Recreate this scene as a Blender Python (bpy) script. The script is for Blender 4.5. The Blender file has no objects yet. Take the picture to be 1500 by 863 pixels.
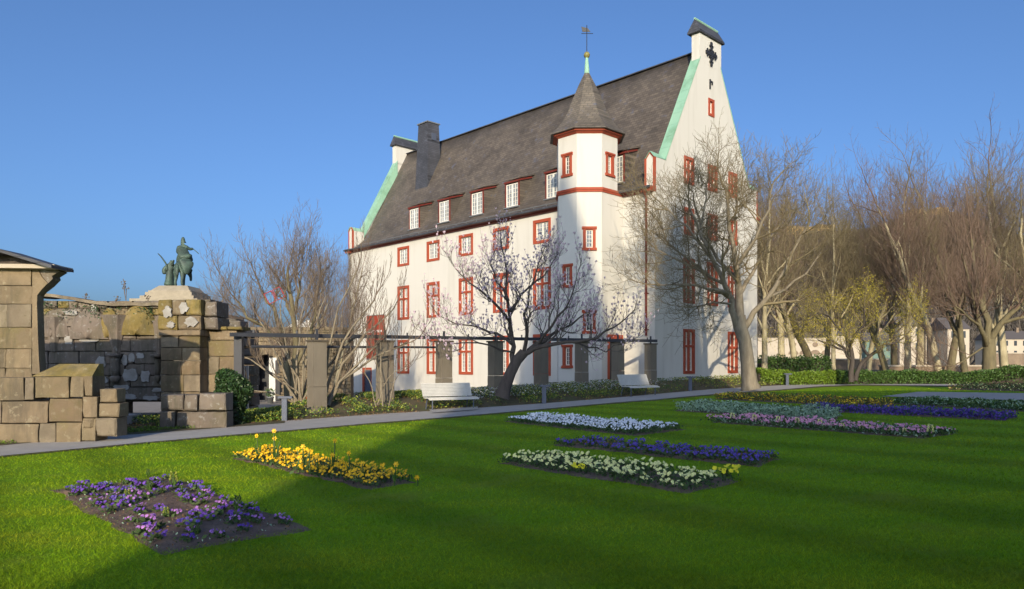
import bpy, math, random
import numpy as np
from mathutils import Vector, Matrix
from math import radians as R, sin, cos, pi

# ------------------------------------------------------------------ camera, world, sun
S = bpy.context.scene
COL = S.collection
FPX, HY, CXP, EYE = 1071.3, 533.9, 750.0, 1.5      # focal length and horizon in pixels of the 1500 px wide photograph
cam_d = bpy.data.cameras.new('camera')
cam_d.sensor_width = 36
cam_d.lens = 36 * FPX / 1500
cam_d.shift_y = (HY - 431.5) / 1500
cam_d.clip_start = 0.1
cam_d.clip_end = 6000
cam = bpy.data.objects.new('camera', cam_d)
COL.objects.link(cam)
cam.location = (0, 0, EYE)
cam.rotation_euler = (R(90), 0, 0)
S.camera = cam
SUN_EL = 15.0
SUN_H = Vector((.07, 1, 0)).normalized()            # the way the light travels, seen from above
W = bpy.data.worlds.new('World'); S.world = W; W.use_nodes = True
wn = W.node_tree.nodes; wl = W.node_tree.links
sky = wn.new('ShaderNodeTexSky'); sky.sky_type = 'NISHITA'; sky.sun_disc = False
sky.sun_elevation = R(SUN_EL); sky.sun_rotation = math.atan2(-SUN_H.x, -SUN_H.y)
sky.air_density = 0.75; sky.dust_density = 4.2; sky.ozone_density = 4.5; sky.altitude = 100
bg = wn['Background']; bg.inputs['Strength'].default_value = 0.100
tn = wn.new('ShaderNodeMix'); tn.data_type = 'RGBA'; tn.blend_type = 'MULTIPLY'; tn.inputs[0].default_value = 1; tn.inputs[7].default_value = (.92, .99, 1.05, 1)   # white balance
wl.new(sky.outputs['Color'], tn.inputs[6]); wl.new(tn.outputs[2], bg.inputs['Color'])
sd = bpy.data.lights.new('sun', 'SUN'); sd.energy = 2.45; sd.angle = R(.55); sd.color = (1, .83, .58)
so = bpy.data.objects.new('sun', sd); COL.objects.link(so)
so.rotation_euler = Vector((SUN_H.x*cos(R(SUN_EL)), SUN_H.y*cos(R(SUN_EL)), -sin(R(SUN_EL)))).to_track_quat('-Z', 'Y').to_euler()
vs = S.view_settings
vs.view_transform = 'Standard'; vs.look = 'None'; vs.gamma = 1; vs.exposure = 1.05
S.cycles.max_bounces = 5; S.cycles.diffuse_bounces = 3; S.cycles.glossy_bounces = 2
S.cycles.use_denoising = True

rng = random.Random(7)
nrs = np.random.RandomState(11)

# ------------------------------------------------------------------ ground shape
def sm(t): t = max(0., min(1., t)); return t*t*(3-2*t)
def g0(x, y): return .42*math.tanh(x/14)
def unp(px, py, g=g0):
    rx, rz = (px-CXP)/FPX, -(py-HY)/FPX
    y = 20.
    for _ in range(60):
        z = g(rx*y, y); y2 = (z-EYE)/rz if rz < -1e-4 else 200
        y = .5*y + .5*min(200, max(1, y2))
    return Vector((rx*y, y, g(rx*y, y)))
FAR_PX = [(-260, 677), (0, 651), (100, 641), (200, 634), (330, 624), (417, 617.5), (560, 607), (650, 602), (720, 597), (800, 591.5),
          (900, 583.5), (960, 578), (1040, 571), (1100, 567.5), (1155, 564.3), (1200, 561.8), (1260, 560.8), (1380, 562.5), (1500, 565), (1700, 570)]
NEAR_PX = [(-260, 700), (0, 669.5), (100, 660), (200, 650.5), (330, 639), (417, 632), (560, 619.5), (650, 612.5), (720, 606.5), (800, 599.5),
           (900, 590.5), (960, 586), (1040, 578.5), (1100, 574.5), (1155, 570.3), (1200, 566.5), (1260, 564), (1380, 565.6), (1500, 568.2), (1700, 573.5)]
FAR = [unp(*p) for p in FAR_PX]; NEAR = [unp(*p) for p in NEAR_PX]
FA = np.array([(p.x, p.y) for p in FAR])
def dfar(x, y):
    """signed distance beyond the far edge of the path"""
    p = np.array((x, y)); a = FA[:-1]; b = FA[1:]; ab = b-a
    t = np.clip(((p-a)*ab).sum(1)/(ab*ab).sum(1), 0, 1)
    q = a+ab*t[:, None]; dd = np.hypot(*(p-q).T); i = int(dd.argmin())
    cr = ab[i, 0]*(y-a[i, 1]) - ab[i, 1]*(x-a[i, 0])
    return dd[i] if cr > 0 else -dd[i]
def zg(x, y):
    z = g0(x, y)
    if y < 8 or y > 120: 
        if y > 120: z = z*.2
        return z
    d = dfar(x, y)
    if d <= 0: return z
    z += .40*sm(d/2.3)*sm((x+8.5)/2.5)
    c = sm((d-3.6)/5)*sm((3-x)/8)*sm((140-y)/30)
    return z*(1-c) + (-.8)*c
def at(px, Y, z=None):
    """the point seen in column px at distance Y; on the ground unless z is given"""
    x = (px-CXP)/FPX*Y
    return Vector((x, Y, zg(x, Y) if z is None else z))
def zat(py, Y): return EYE + (HY-py)/FPX*Y

# ------------------------------------------------------------------ materials
def mat(name, col, rough=.8, col2=None, scale=3., amt=.5, bump=0., bscale=None, spec=.3, island=0., metal=0., stretch=None,
        detail=6, col3=None, scale3=.6, amt3=.5, streak=None, spots=None):
    m = bpy.data.materials.new(name); m.use_nodes = True
    n = m.node_tree.nodes; l = m.node_tree.links; b = n['Principled BSDF']
    b.inputs['Roughness'].default_value = rough; b.inputs['Specular IOR Level'].default_value = spec; b.inputs['Metallic'].default_value = metal
    tc = n.new('ShaderNodeTexCoord'); src = tc.outputs['Object']
    if stretch:
        mp = n.new('ShaderNodeMapping'); mp.inputs['Scale'].default_value = stretch; l.new(src, mp.inputs['Vector']); src = mp.outputs['Vector']
    def noise(s, d=detail):
        t = n.new('ShaderNodeTexNoise'); t.inputs['Scale'].default_value = s; t.inputs['Detail'].default_value = d
        t.inputs['Roughness'].default_value = .62; l.new(src, t.inputs['Vector']); return t.outputs['Fac']
    def ramp(o, a, c):
        r = n.new('ShaderNodeMapRange'); r.inputs['From Min'].default_value = a; r.inputs['From Max'].default_value = c; l.new(o, r.inputs['Value']); return r.outputs['Result']
    def mix(f, a, c, k=1.):
        x = n.new('ShaderNodeMix'); x.data_type = 'RGBA'
        if k != 1.:
            mm = n.new('ShaderNodeMath'); mm.operation = 'MULTIPLY'; mm.inputs[1].default_value = k; l.new(f, mm.inputs[0]); f = mm.outputs[0]
        l.new(f, x.inputs[0])
        for i, v in ((6, a), (7, c)):
            if isinstance(v, tuple): x.inputs[i].default_value = (*v, 1)
            else: l.new(v, x.inputs[i])
        return x.outputs[2]
    cur = tuple(col)
    if col2: cur = mix(ramp(noise(scale), .5-.25/max(amt, .1)*.6, .5+.25/max(amt, .1)*.6), cur, tuple(col2))
    if col3: cur = mix(ramp(noise(scale3), .5, .5+.2), cur, tuple(col3), amt3)
    if streak:
        mp2 = n.new('ShaderNodeMapping'); mp2.inputs['Scale'].default_value = (2.6, 2.6, .42); l.new(tc.outputs['Object'], mp2.inputs[0])
        t2 = n.new('ShaderNodeTexNoise'); t2.inputs['Scale'].default_value = 1.; t2.inputs['Detail'].default_value = 8; t2.inputs['Roughness'].default_value = .7; l.new(mp2.outputs[0], t2.inputs['Vector'])
        cur = mix(ramp(t2.outputs['Fac'], .50, .64), cur, tuple(streak), .72)
    if spots:
        cur = mix(ramp(noise(7., 8), .58, .66), cur, tuple(spots), .6)
    if island:
        gi = n.new('ShaderNodeNewGeometry'); r = ramp(gi.outputs['Random Per Island'], 0, 1)
        hs = n.new('ShaderNodeHueSaturation'); 
        if isinstance(cur, tuple): hs.inputs['Color'].default_value = (*cur, 1)
        else: l.new(cur, hs.inputs['Color'])
        mr = n.new('ShaderNodeMapRange'); mr.inputs['To Min'].default_value = 1-island; mr.inputs['To Max'].default_value = 1+island
        l.new(r, mr.inputs['Value']); l.new(mr.outputs['Result'], hs.inputs['Value'])
        m2 = n.new('ShaderNodeMath'); m2.operation = 'MULTIPLY'; m2.inputs[1].default_value = 7.31; l.new(gi.outputs['Random Per Island'], m2.inputs[0])
        m3 = n.new('ShaderNodeMath'); m3.operation = 'FRACT'; l.new(m2.outputs[0], m3.inputs[0])
        mh = n.new('ShaderNodeMapRange'); mh.inputs['To Min'].default_value = .5-island*.03; mh.inputs['To Max'].default_value = .5+island*.03
        l.new(m3.outputs[0], mh.inputs['Value']); l.new(mh.outputs['Result'], hs.inputs['Hue'])
        cur = hs.outputs['Color']
    if isinstance(cur, tuple): b.inputs['Base Color'].default_value = (*cur, 1)
    else: l.new(cur, b.inputs['Base Color'])
    if bump:
        bp = n.new('ShaderNodeBump'); bp.inputs['Strength'].default_value = min(1, bump); bp.inputs['Distance'].default_value = .02*max(1, bump)
        l.new(noise(bscale or scale*4), bp.inputs['Height']); l.new(bp.outputs['Normal'], b.inputs['Normal'])
    return m

def slate_mat(name, col, col2, sc=1.):
    m = bpy.data.materials.new(name); m.use_nodes = True
    n = m.node_tree.nodes; l = m.node_tree.links; b = n['Principled BSDF']; b.inputs['Roughness'].default_value = .62
    tc = n.new('ShaderNodeTexCoord')
    sep = n.new('ShaderNodeSeparateXYZ'); l.new(tc.outputs['Object'], sep.inputs[0])
    add = n.new('ShaderNodeMath'); add.operation = 'ADD'; l.new(sep.outputs['X'], add.inputs[0]); l.new(sep.outputs['Y'], add.inputs[1])
    cmb = n.new('ShaderNodeCombineXYZ'); l.new(sep.outputs['Y'], cmb.inputs['X']); l.new(sep.outputs['Z'], cmb.inputs['Y'])
    br = n.new('ShaderNodeTexBrick'); br.inputs['Scale'].default_value = 1; br.inputs['Brick Width'].default_value = .32*sc; br.inputs['Row Height'].default_value = .17*sc
    br.inputs['Mortar Size'].default_value = .012; br.inputs['Color1'].default_value = (*col, 1); br.inputs['Color2'].default_value = (*col2, 1)
    br.inputs['Mortar'].default_value = (col[0]*.45, col[1]*.45, col[2]*.45, 1); br.inputs['Bias'].default_value = -.1
    l.new(cmb.outputs[0], br.inputs['Vector'])
    nz = n.new('ShaderNodeTexNoise'); nz.inputs['Scale'].default_value = .55; nz.inputs['Detail'].default_value = 9; nz.inputs['Roughness'].default_value = .7
    l.new(tc.outputs['Object'], nz.inputs['Vector'])
    hs = n.new('ShaderNodeHueSaturation'); l.new(br.outputs['Color'], hs.inputs['Color'])
    mr = n.new('ShaderNodeMapRange'); mr.inputs['From Min'].default_value = .3; mr.inputs['From Max'].default_value = .7
    mr.inputs['To Min'].default_value = .62; mr.inputs['To Max'].default_value = 1.4
    l.new(nz.outputs['Fac'], mr.inputs['Value']); l.new(mr.outputs['Result'], hs.inputs['Value']); l.new(hs.outputs['Color'], b.inputs['Base Color'])
    # bluish worn slates scattered about
    n2 = n.new('ShaderNodeTexNoise'); n2.inputs['Scale'].default_value = 2.2; n2.inputs['Detail'].default_value = 4; l.new(tc.outputs['Object'], n2.inputs['Vector'])
    r2 = n.new('ShaderNodeMapRange'); r2.inputs['From Min'].default_value = .62; r2.inputs['From Max'].default_value = .72; l.new(n2.outputs['Fac'], r2.inputs['Value'])
    mx = n.new('ShaderNodeMix'); mx.data_type = 'RGBA'; l.new(r2.outputs['Result'], mx.inputs[0]); l.new(hs.outputs['Color'], mx.inputs[6]); mx.inputs[7].default_value = (.09, .095, .125, 1)
    l.new(mx.outputs[2], b.inputs['Base Color'])
    bp = n.new('ShaderNodeBump'); bp.inputs['Strength'].default_value = .5; bp.inputs['Distance'].default_value = .012
    l.new(br.outputs['Fac'], bp.inputs['Height']); bp.invert = True; l.new(bp.outputs['Normal'], b.inputs['Normal'])
    return m

def plaster_mat():
    m = bpy.data.materials.new('white_render'); m.use_nodes = True
    n = m.node_tree.nodes; l = m.node_tree.links; b = n['Principled BSDF']; b.inputs['Roughness'].default_value = .9
    tc = n.new('ShaderNodeTexCoord'); mp = n.new('ShaderNodeMapping'); mp.inputs['Scale'].default_value = (1.6, 1.6, .16); l.new(tc.outputs['Object'], mp.inputs['Vector'])
    a = n.new('ShaderNodeTexNoise'); a.inputs['Scale'].default_value = 1.3; a.inputs['Detail'].default_value = 8; l.new(mp.outputs[0], a.inputs['Vector'])
    c = n.new('ShaderNodeTexNoise'); c.inputs['Scale'].default_value = .35; c.inputs['Detail'].default_value = 5; l.new(tc.outputs['Object'], c.inputs['Vector'])
    r = n.new('ShaderNodeMapRange'); r.inputs['From Min'].default_value = .5; r.inputs['From Max'].default_value = .8; r.inputs['To Max'].default_value = .55; l.new(a.outputs['Fac'], r.inputs['Value'])
    x = n.new('ShaderNodeMix'); x.data_type = 'RGBA'; x.inputs[6].default_value = (.575, .56, .515, 1); x.inputs[7].default_value = (.42, .40, .35, 1); l.new(r.outputs['Result'], x.inputs[0])
    r2 = n.new('ShaderNodeMapRange'); r2.inputs['From Min'].default_value = .35; r2.inputs['From Max'].default_value = .7; r2.inputs['To Max'].default_value = .22; l.new(c.outputs['Fac'], r2.inputs['Value'])
    y = n.new('ShaderNodeMix'); y.data_type = 'RGBA'; l.new(x.outputs[2], y.inputs[6]); y.inputs[7].default_value = (.53, .52, .49, 1); l.new(r2.outputs['Result'], y.inputs[0])
    l.new(y.outputs[2], b.inputs['Base Color'])
    f = n.new('ShaderNodeTexNoise'); f.inputs['Scale'].default_value = 14; f.inputs['Detail'].default_value = 6; l.new(tc.outputs['Object'], f.inputs['Vector'])
    bp = n.new('ShaderNodeBump'); bp.inputs['Strength'].default_value = .35; bp.inputs['Distance'].default_value = .012; l.new(f.outputs['Fac'], bp.inputs['Height']); l.new(bp.outputs['Normal'], b.inputs['Normal'])
    return m

M = {
 'render': plaster_mat(),
 'red': mat('red_stone', (0.369, 0.077, 0.037), .75, (0.295, 0.059, 0.031), 2.2, .7, .3, 20),
 'fascia': mat('red_fascia', (.17, .030, .022), .6, (.12, .026, .02), 3, .6),
 'slate': slate_mat('roof_slate', (0.120, 0.100, 0.081), (0.076, 0.064, 0.054)),
 'slate_cool': slate_mat('chimney_slate', (0.064, 0.068, 0.085), (0.047, 0.049, 0.060), .8),
 'spire': slate_mat('spire_slate', (0.140, 0.120, 0.096), (0.092, 0.080, 0.068), .8),
 'copper': mat('verdigris_copper', (0.242, 0.452, 0.339), .55, (0.291, 0.484, 0.364), 1.2, .7, .2, 10, col3=(0.113, 0.242, 0.138), scale3=.9, amt3=.6),
 'bronze': mat('green_bronze', (.075, .125, .10), .6, (.045, .06, .055), .35, .8, metal=.2),
 'iron': mat('dark_iron', (.028, .03, .035), .5),
 'sash': mat('white_sash_paint', (.72, .70, .64), .45),
 'pane': mat('window_glass', (.045, .055, .065), .06, spec=.6),
 'pane_curtain': mat('curtained_glass', (.36, .38, .40), .08, (.10, .12, .14), 1.3, .9, spec=.6),
 'stone': mat('warm_sandstone', (0.225, 0.176, 0.111), .9, (0.161, 0.124, 0.081), 1.6, .8, .8, 10, island=.14, col3=(0.114, 0.097, 0.057), scale3=.9, amt3=.75, streak=(0.097, 0.082, 0.059), spots=(0.277, 0.244, 0.168)),
 'stone_grey': mat('grey_sandstone', (0.212, 0.174, 0.140), .92, (0.145, 0.123, 0.106), 1.9, .8, .7, 8, island=.15, col3=(0.102, 0.093, 0.043), scale3=.9, amt3=.6, streak=(.085, .082, .06), spots=(.33, .32, .30)),
 'stone_b': mat('pale_sandstone', (0.236, 0.197, 0.138), .9, (0.177, 0.144, 0.102), 1.8, .8, .8, 10, island=.14, col3=(0.098, 0.082, 0.059), scale3=1.2, amt3=.7, streak=(0.107, 0.094, 0.070), spots=(0.131, 0.115, 0.066)),
 'stone_c': mat('brown_sandstone', (0.191, 0.141, 0.088), .9, (0.146, 0.115, 0.073), 2.1, .8, .8, 9, island=.14, col3=(0.146, 0.126, 0.046), scale3=1.1, amt3=.8, streak=(0.090, 0.077, 0.045), spots=(0.252, 0.216, 0.144)),
 'stone_moss': mat('mossy_sandstone', (.24, .18, .06), .95, (.14, .115, .04), 2.5, .8, 1., 9, island=.12, col3=(.30, .24, .16), scale3=1.5, amt3=.6, streak=(.10, .09, .05), spots=(.30, .27, .18)),
 'mortar': mat('old_mortar', (.12, .10, .075), .95, (.07, .06, .05), 4, .8, .8, 15),
 'pillar': mat('pillar_concrete', (0.203, 0.176, 0.135), .9, (0.149, 0.131, 0.104), 1.5, .8, .5, 12, stretch=(1, 1, .35)),
 'whitewash': mat('whitewash_remains', (.40, .395, .38), .9, (.25, .235, .21), 3, .8, .5, 12),
 'asphalt_path': mat('bound_gravel_path', (0.425, 0.404, 0.374), .93, (0.365, 0.348, 0.323), 2.2, .9, .5, 45, col3=(0.476, 0.459, 0.425), scale3=.5, amt3=.5),
 'gravel': mat('fine_gravel', (0.432, 0.408, 0.384), .95, (0.312, 0.294, 0.276), 9, .6, .6, 60),
 'court': mat('paved_court', (.30, .27, .23), .9, (.2, .18, .16), 2, .6),
 'soil': mat('bed_soil', (.20, .135, .10), .97, (.12, .08, .062), 7, .8, 1.4, 24, col3=(.27, .19, .135), scale3=2.5, amt3=.5),
 'bark': mat('grey_bark', (.29, .25, .185), .95, (.17, .145, .105), 6, .8, 1., 14, stretch=(1, 1, .3)),
 'bark_olive': mat('olive_bark', (.20, .17, .095), .95, (.12, .105, .065), 5, .8, .9, 14, stretch=(1, 1, .3)),
 'bark_dark': mat('dark_bark', (.095, .08, .07), .95, (.06, .05, .046), 6, .8, .8, 14, stretch=(1, 1, .3)),
 'bark_plane': mat('plane_bark', (0.476, 0.425, 0.281), .9, (0.221, 0.187, 0.111), 1.8, .85, .6, 6, stretch=(1, 1, .5)),
 'twig': mat('twig_bark', (.16, .125, .095), .9, island=.2),
 'twig_ochre': mat('ochre_twig_bark', (.19, .155, .09), .9, island=.25),
 'twig_dark': mat('dark_twig_bark', (.11, .095, .085), .9),
 'twig_red': mat('reddish_twig_bark', (.165, .115, .085), .9, island=.2),
 'blossom_y': mat('yellow_green_blossom', (.42, .36, .04), .8, island=.35),
 'magnolia': mat('magnolia_petal', (.62, .53, .60), .6, (.50, .36, .46), 8, .6, island=.15),
 'leaf': mat('evergreen_leaf', (.055, .11, .02), .55, island=.5, spec=.4),
 'leaf_bright': mat('laurel_leaf', (.115, .19, .015), .55, island=.4, spec=.4),
 'leaf_ivy': mat('ivy_leaf', (.025, .058, .016), .5, island=.5, spec=.45),
 'leaf_flower': mat('pansy_leaf', (.06, .10, .03), .7, island=.4),
 'leaf_silver': mat('silver_leaf', (.30, .42, .29), .8, island=.3),
 'leaf_litter': mat('dead_leaf', (.17, .105, .05), .9, island=.5),
 'leaf_yellow': mat('yellow_green_leaf', (.25, .28, .045), .7, island=.4),
 'p_violet': mat('violet_petal', (.13, .055, .36), .6, island=.35),
 'p_lilac': mat('lilac_petal', (.33, .15, .46), .6, island=.35),
 'p_blue': mat('blue_petal', (.10, .065, .33), .6, island=.4),
 'p_yellow': mat('golden_petal', (.80, .46, .012), .6, island=.2),
 'p_pale': mat('pale_yellow_petal', (.82, .80, .32), .6, island=.2),
 'p_lemon': mat('lemon_petal', (.85, .74, .03), .6, island=.12),
 'p_white': mat('white_petal', (.72, .74, .78), .6, island=.15),
 'p_pink': mat('pink_petal', (.62, .28, .40), .6, island=.3),
 'p_orange': mat('amber_petal', (.62, .38, .02), .6, island=.35),
 'bench': mat('pale_bench_slats', (.56, .56, .53), .5, (.46, .46, .44), 6, .6),
 'steel': mat('blue_grey_steel', (.085, .10, .14), .45, metal=.2),
 'galv': mat('galvanised_steel', (.20, .21, .22), .45, metal=.3),
 'beam': mat('beam_steel', (.055, .06, .075), .5, (.04, .042, .05), 2, .6),
 'banner': mat('banner_cloth', (.30, .045, .025), .75, (.22, .05, .03), .8, .7),
 'lettering': mat('white_lettering', (.8, .8, .78), .6),
 'hill': mat('wooded_hill', (.115, .100, .085), 1., (.075, .066, .056), .02, .8, col3=(.17, .15, .11), scale3=.012, amt3=.6),
 'hill_tree': mat('hill_bare_wood', (0.106, 0.092, 0.078), 1., island=.45),
 'fort': mat('ochre_fortress_stone', (0.540, 0.369, 0.153), .9, (0.432, 0.297, 0.135), .2, .6),
 'far_wall': mat('pale_far_wall', (.48, .42, .34), .9, (.40, .35, .28), .4, .6),
 'monument_stone': mat('monument_granite', (.34, .30, .23), .9, (.24, .21, .16), .6, .6, .3, 2),
 'brown_wall': mat('brown_rubble_stone', (.26, .20, .14), .95, (.17, .13, .10), 1.2, .8, .7, 5),
 'far_roof': mat('far_slate_roof', (.10, .09, .09), .8),
 'lamp_glass': mat('opal_lens', (.5, .5, .5), .3),
 'terracotta': mat('terracotta', (.45, .13, .05), .8),
 'red_metal': mat('red_lacquer', (.42, .03, .03), .4),
 'church': mat('church_stone', (.35, .28, .2), .9),
 'glasshouse': mat('green_glass', (.10, .17, .15), .15, (.16, .22, .19), .5, .6),
 'vane': mat('gilded_ball', (.22, .20, .07), .5),
}

# ------------------------------------------------------------------ mesh helpers
def to_mesh(name, V, F, mats, mi=None, smooth=False):
    """V (n,3) array, F list of tuples or an (m,k) array"""
    me = bpy.data.meshes.new(name)
    V = np.asarray(V, dtype=np.float32).reshape(-1, 3)
    if isinstance(F, np.ndarray):
        nf, k = F.shape
        me.vertices.add(len(V)); me.vertices.foreach_set('co', V.ravel())
        me.loops.add(nf*k); me.loops.foreach_set('vertex_index', F.astype(np.int32).ravel())
        me.polygons.add(nf); me.polygons.foreach_set('loop_start', np.arange(0, nf*k, k, dtype=np.int32))
        me.polygons.foreach_set('loop_total', np.full(nf, k, dtype=np.int32))
    else:
        me.from_pydata(V.tolist(), [], F)
    for m_ in (mats if isinstance(mats, (list, tuple)) else [mats]): me.materials.append(m_)
    if mi is not None: me.polygons.foreach_set('material_index', np.asarray(mi, dtype=np.int32))
    me.update(calc_edges=True)
    if smooth: me.polygons.foreach_set('use_smooth', np.ones(len(me.polygons), dtype=bool))
    return me

class MB:
    def __init__(s): s.v = []; s.f = []; s.m = []
    def poly(s, pts, m=0):
        i = len(s.v); s.v += [tuple(p) for p in pts]; s.f.append(tuple(range(i, i+len(pts)))); s.m.append(m)
    def hexa(s, P, m=0):
        """8 corners: bottom ring then top ring"""
        i = len(s.v); s.v += [tuple(p) for p in P]
        for q in ((3, 2, 1, 0), (4, 5, 6, 7), (0, 1, 5, 4), (1, 2, 6, 5), (2, 3, 7, 6), (3, 0, 4, 7)):
            s.f.append(tuple(i+k for k in q)); s.m.append(m)
    def box(s, a, b, m=0):
        (x0, y0, z0), (x1, y1, z1) = a, b
        x0, x1 = min(x0, x1), max(x0, x1); y0, y1 = min(y0, y1), max(y0, y1); z0, z1 = min(z0, z1), max(z0, z1)
        s.hexa([(x0, y0, z0), (x1, y0, z0), (x1, y1, z0), (x0, y1, z0), (x0, y0, z1), (x1, y0, z1), (x1, y1, z1), (x0, y1, z1)], m)
    def prism(s, pts, z0, z1, m=0, top=None):
        """vertical prism on a footprint (counter-clockwise); top scales towards its centre"""
        n = len(pts); i = len(s.v)
        s.v += [(x, y, z0) for x, y in pts]; s.v += [(x, y, z1) for x, y in (top or pts)]
        s.f.append(tuple(i+k for k in range(n-1, -1, -1))); s.m.append(m)
        s.f.append(tuple(i+n+k for k in range(n))); s.m.append(m)
        for k in range(n): s.f.append((i+k, i+(k+1) % n, i+n+(k+1) % n, i+n+k)); s.m.append(m)
    def extr(s, prof, ax, a, b, m=0):
        """extrude a profile of 2D points along axis ax ('x','y') from a to b; profile is (other, z)"""
        n = len(prof); i = len(s.v)
        for t in (a, b): s.v += [((t, p, z) if ax == 'x' else (p, t, z)) for p, z in prof]
        s.f.append(tuple(i+k for k in range(n))); s.m.append(m); s.f.append(tuple(i+n+k for k in range(n-1, -1, -1))); s.m.append(m)
        for k in range(n): s.f.append((i+k, i+n+k, i+n+(k+1) % n, i+(k+1) % n)); s.m.append(m)
    def rings(s, rs, m=0, cap=True):
        n = len(rs[0]); i = len(s.v)
        for r in rs: s.v += [tuple(p) for p in r]
        for a in range(len(rs)-1):
            for k in range(n):
                s.f.append((i+a*n+k, i+a*n+(k+1) % n, i+(a+1)*n+(k+1) % n, i+(a+1)*n+k)); s.m.append(m)
        if cap:
            s.f.append(tuple(i+k for k in range(n-1, -1, -1))); s.m.append(m)
            j = i+(len(rs)-1)*n; s.f.append(tuple(j+k for k in range(n))); s.m.append(m)
    def lathe(s, prof, c=(0, 0), n=16, m=0, off=0.):
        s.rings([[(c[0]+r*cos(2*pi*k/n+off), c[1]+r*sin(2*pi*k/n+off), z) for k in range(n)] for r, z in prof], m)
    def tube(s, pts, r, n=8, m=0):
        pts = [Vector(p) for p in pts]; rs = r if isinstance(r, (list, tuple)) else [r]*len(pts); out = []
        for i, p in enumerate(pts):
            t = (pts[min(i+1, len(pts)-1)]-pts[max(i-1, 0)]).normalized()
            u = t.cross(Vector((0, 0, 1)) if abs(t.z) < .9 else Vector((1, 0, 0))).normalized(); w = u.cross(t)
            out.append([p+(u*cos(2*pi*k/n)+w*sin(2*pi*k/n))*rs[i] for k in range(n)])
        s.rings(out, m)
    def block(s, x0, x1, z0, z1, y, d, j=.02, m=0, ch=.02):
        """a dressed stone facing -y, its front at y, with soft worn edges"""
        y += rng.uniform(-j, j); w, h = x1-x0, z1-z0
        nx_, nz_ = max(3, min(12, int(w/.11))), max(3, min(8, int(h/.11)))
        us = [0, min(.25, ch/w)]+[k/(nx_-1) for k in range(1, nx_-1)]+[1-min(.25, ch/w), 1]; ws = [0, min(.25, ch/h)]+[k/(nz_-1) for k in range(1, nz_-1)]+[1-min(.25, ch/h), 1]
        a1, a2, a3, a4 = (rng.uniform(0, 6.28) for _ in range(4)); tilt = rng.uniform(-.012, .012); chip = [rng.random() < .3 for _ in range(4)]
        i = len(s.v); nu, nw = len(us), len(ws)
        for b, wz in enumerate(ws):
            for a, ux in enumerate(us):
                ed = min(a, nu-1-a, b, nw-1-b)
                px_, pz_ = x0+w*ux, z0+h*wz
                dy = .006*math.sin(px_*9+a1)+.006*math.sin(pz_*11+a2)+.004*math.sin((px_+pz_)*23+a3)+rng.uniform(-.003, .003)+tilt*(ux-.5)
                if ed == 0: dy += ch*.8; px_ += (ch*.3)*(1 if a == 0 else (-1 if a == nu-1 else 0))*rng.random()*1.5; pz_ += (ch*.3)*(1 if b == 0 else (-1 if b == nw-1 else 0))*rng.random()*1.5
                elif ed == 1: dy += rng.uniform(0, .007)
                for c, (cu_, cw_) in enumerate(((0, 0), (1, 0), (0, 1), (1, 1))):
                    if chip[c]:
                        dd = math.hypot((ux-cu_)*w, (wz-cw_)*h)
                        if dd < .12: dy += (.12-dd)*.35
                s.v.append((px_, y+dy, pz_))
        for b in range(nw-1):
            for a in range(nu-1): s.f.append((i+b*nu+a, i+b*nu+a+1, i+(b+1)*nu+a+1, i+(b+1)*nu+a)); s.m.append(m)
        k = len(s.v); s.v += [(x0, y+d, z0), (x1, y+d, z0), (x1, y+d, z1), (x0, y+d, z1)]
        c0, c1, c2, c3 = i, i+nu-1, i+nw*nu-1, i+(nw-1)*nu
        s.f += [tuple(range(c0, c1+1))+(k+1, k), tuple(range(c1, c2+1, nu))+(k+2, k+1), tuple(range(c2, c3-1, -1))+(k+3, k+2), tuple(range(c3, c0-1, -nu))+(k, k+3), (k, k+1, k+2, k+3)]
        s.m += [m]*5
    def mesh(s, name, mats, smooth=False): return to_mesh(name, s.v, s.f, mats, s.m, smooth)
    def build(s, name, mats, parent=None, smooth=False, loc=None): return link(name, s.mesh(name, mats, smooth), parent, loc)

def link(name, me, parent=None, loc=None, rz=0.):
    o = bpy.data.objects.new(name, me); COL.objects.link(o)
    if parent: o.parent = parent
    if loc is not None: o.location = loc
    if rz: o.rotation_euler.z = rz
    return o
def tag(o, label, cat, group=None, kind=None):
    if label: o['label'] = label
    if cat: o['category'] = cat
    if group: o['group'] = group
    if kind: o['kind'] = kind
    return o
def empty(name, loc, rz=0., label=None, cat=None, group=None):
    o = link(name, None, None, loc, rz); o.empty_display_size = .2
    return tag(o, label, cat, group)
def struct(o, kind='structure'): o['kind'] = kind; return o
def courses(mb, x0, x1, z0, z1, y, d=.25, hh=(.34, .5), ww=(.5, 1.1), gap=.005, m=0, j=.02, top=None, ch=.02, skip=None, mats=None):
    """courses of dressed blocks; top(x) trims the outline, skip(x,z) leaves openings"""
    z = z0
    while z < z1-.05:
        h = min(rng.uniform(*hh), z1-z); 
        if z1-z-h < .15: h = z1-z
        x = x0
        while x < x1-.01:
            w = min(rng.uniform(*ww), x1-x)
            if x1-x-w < .25: w = x1-x
            cx, cz = x+w/2, z+h/2
            if not (top and cz > top(cx)) and not (skip and skip(cx, cz)):
                mb.block(x+gap, x+w-gap, z+gap, z+h-gap, y, d, j, (mats(cx, cz) if mats else m), ch)
            x += w
        z += h

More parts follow.
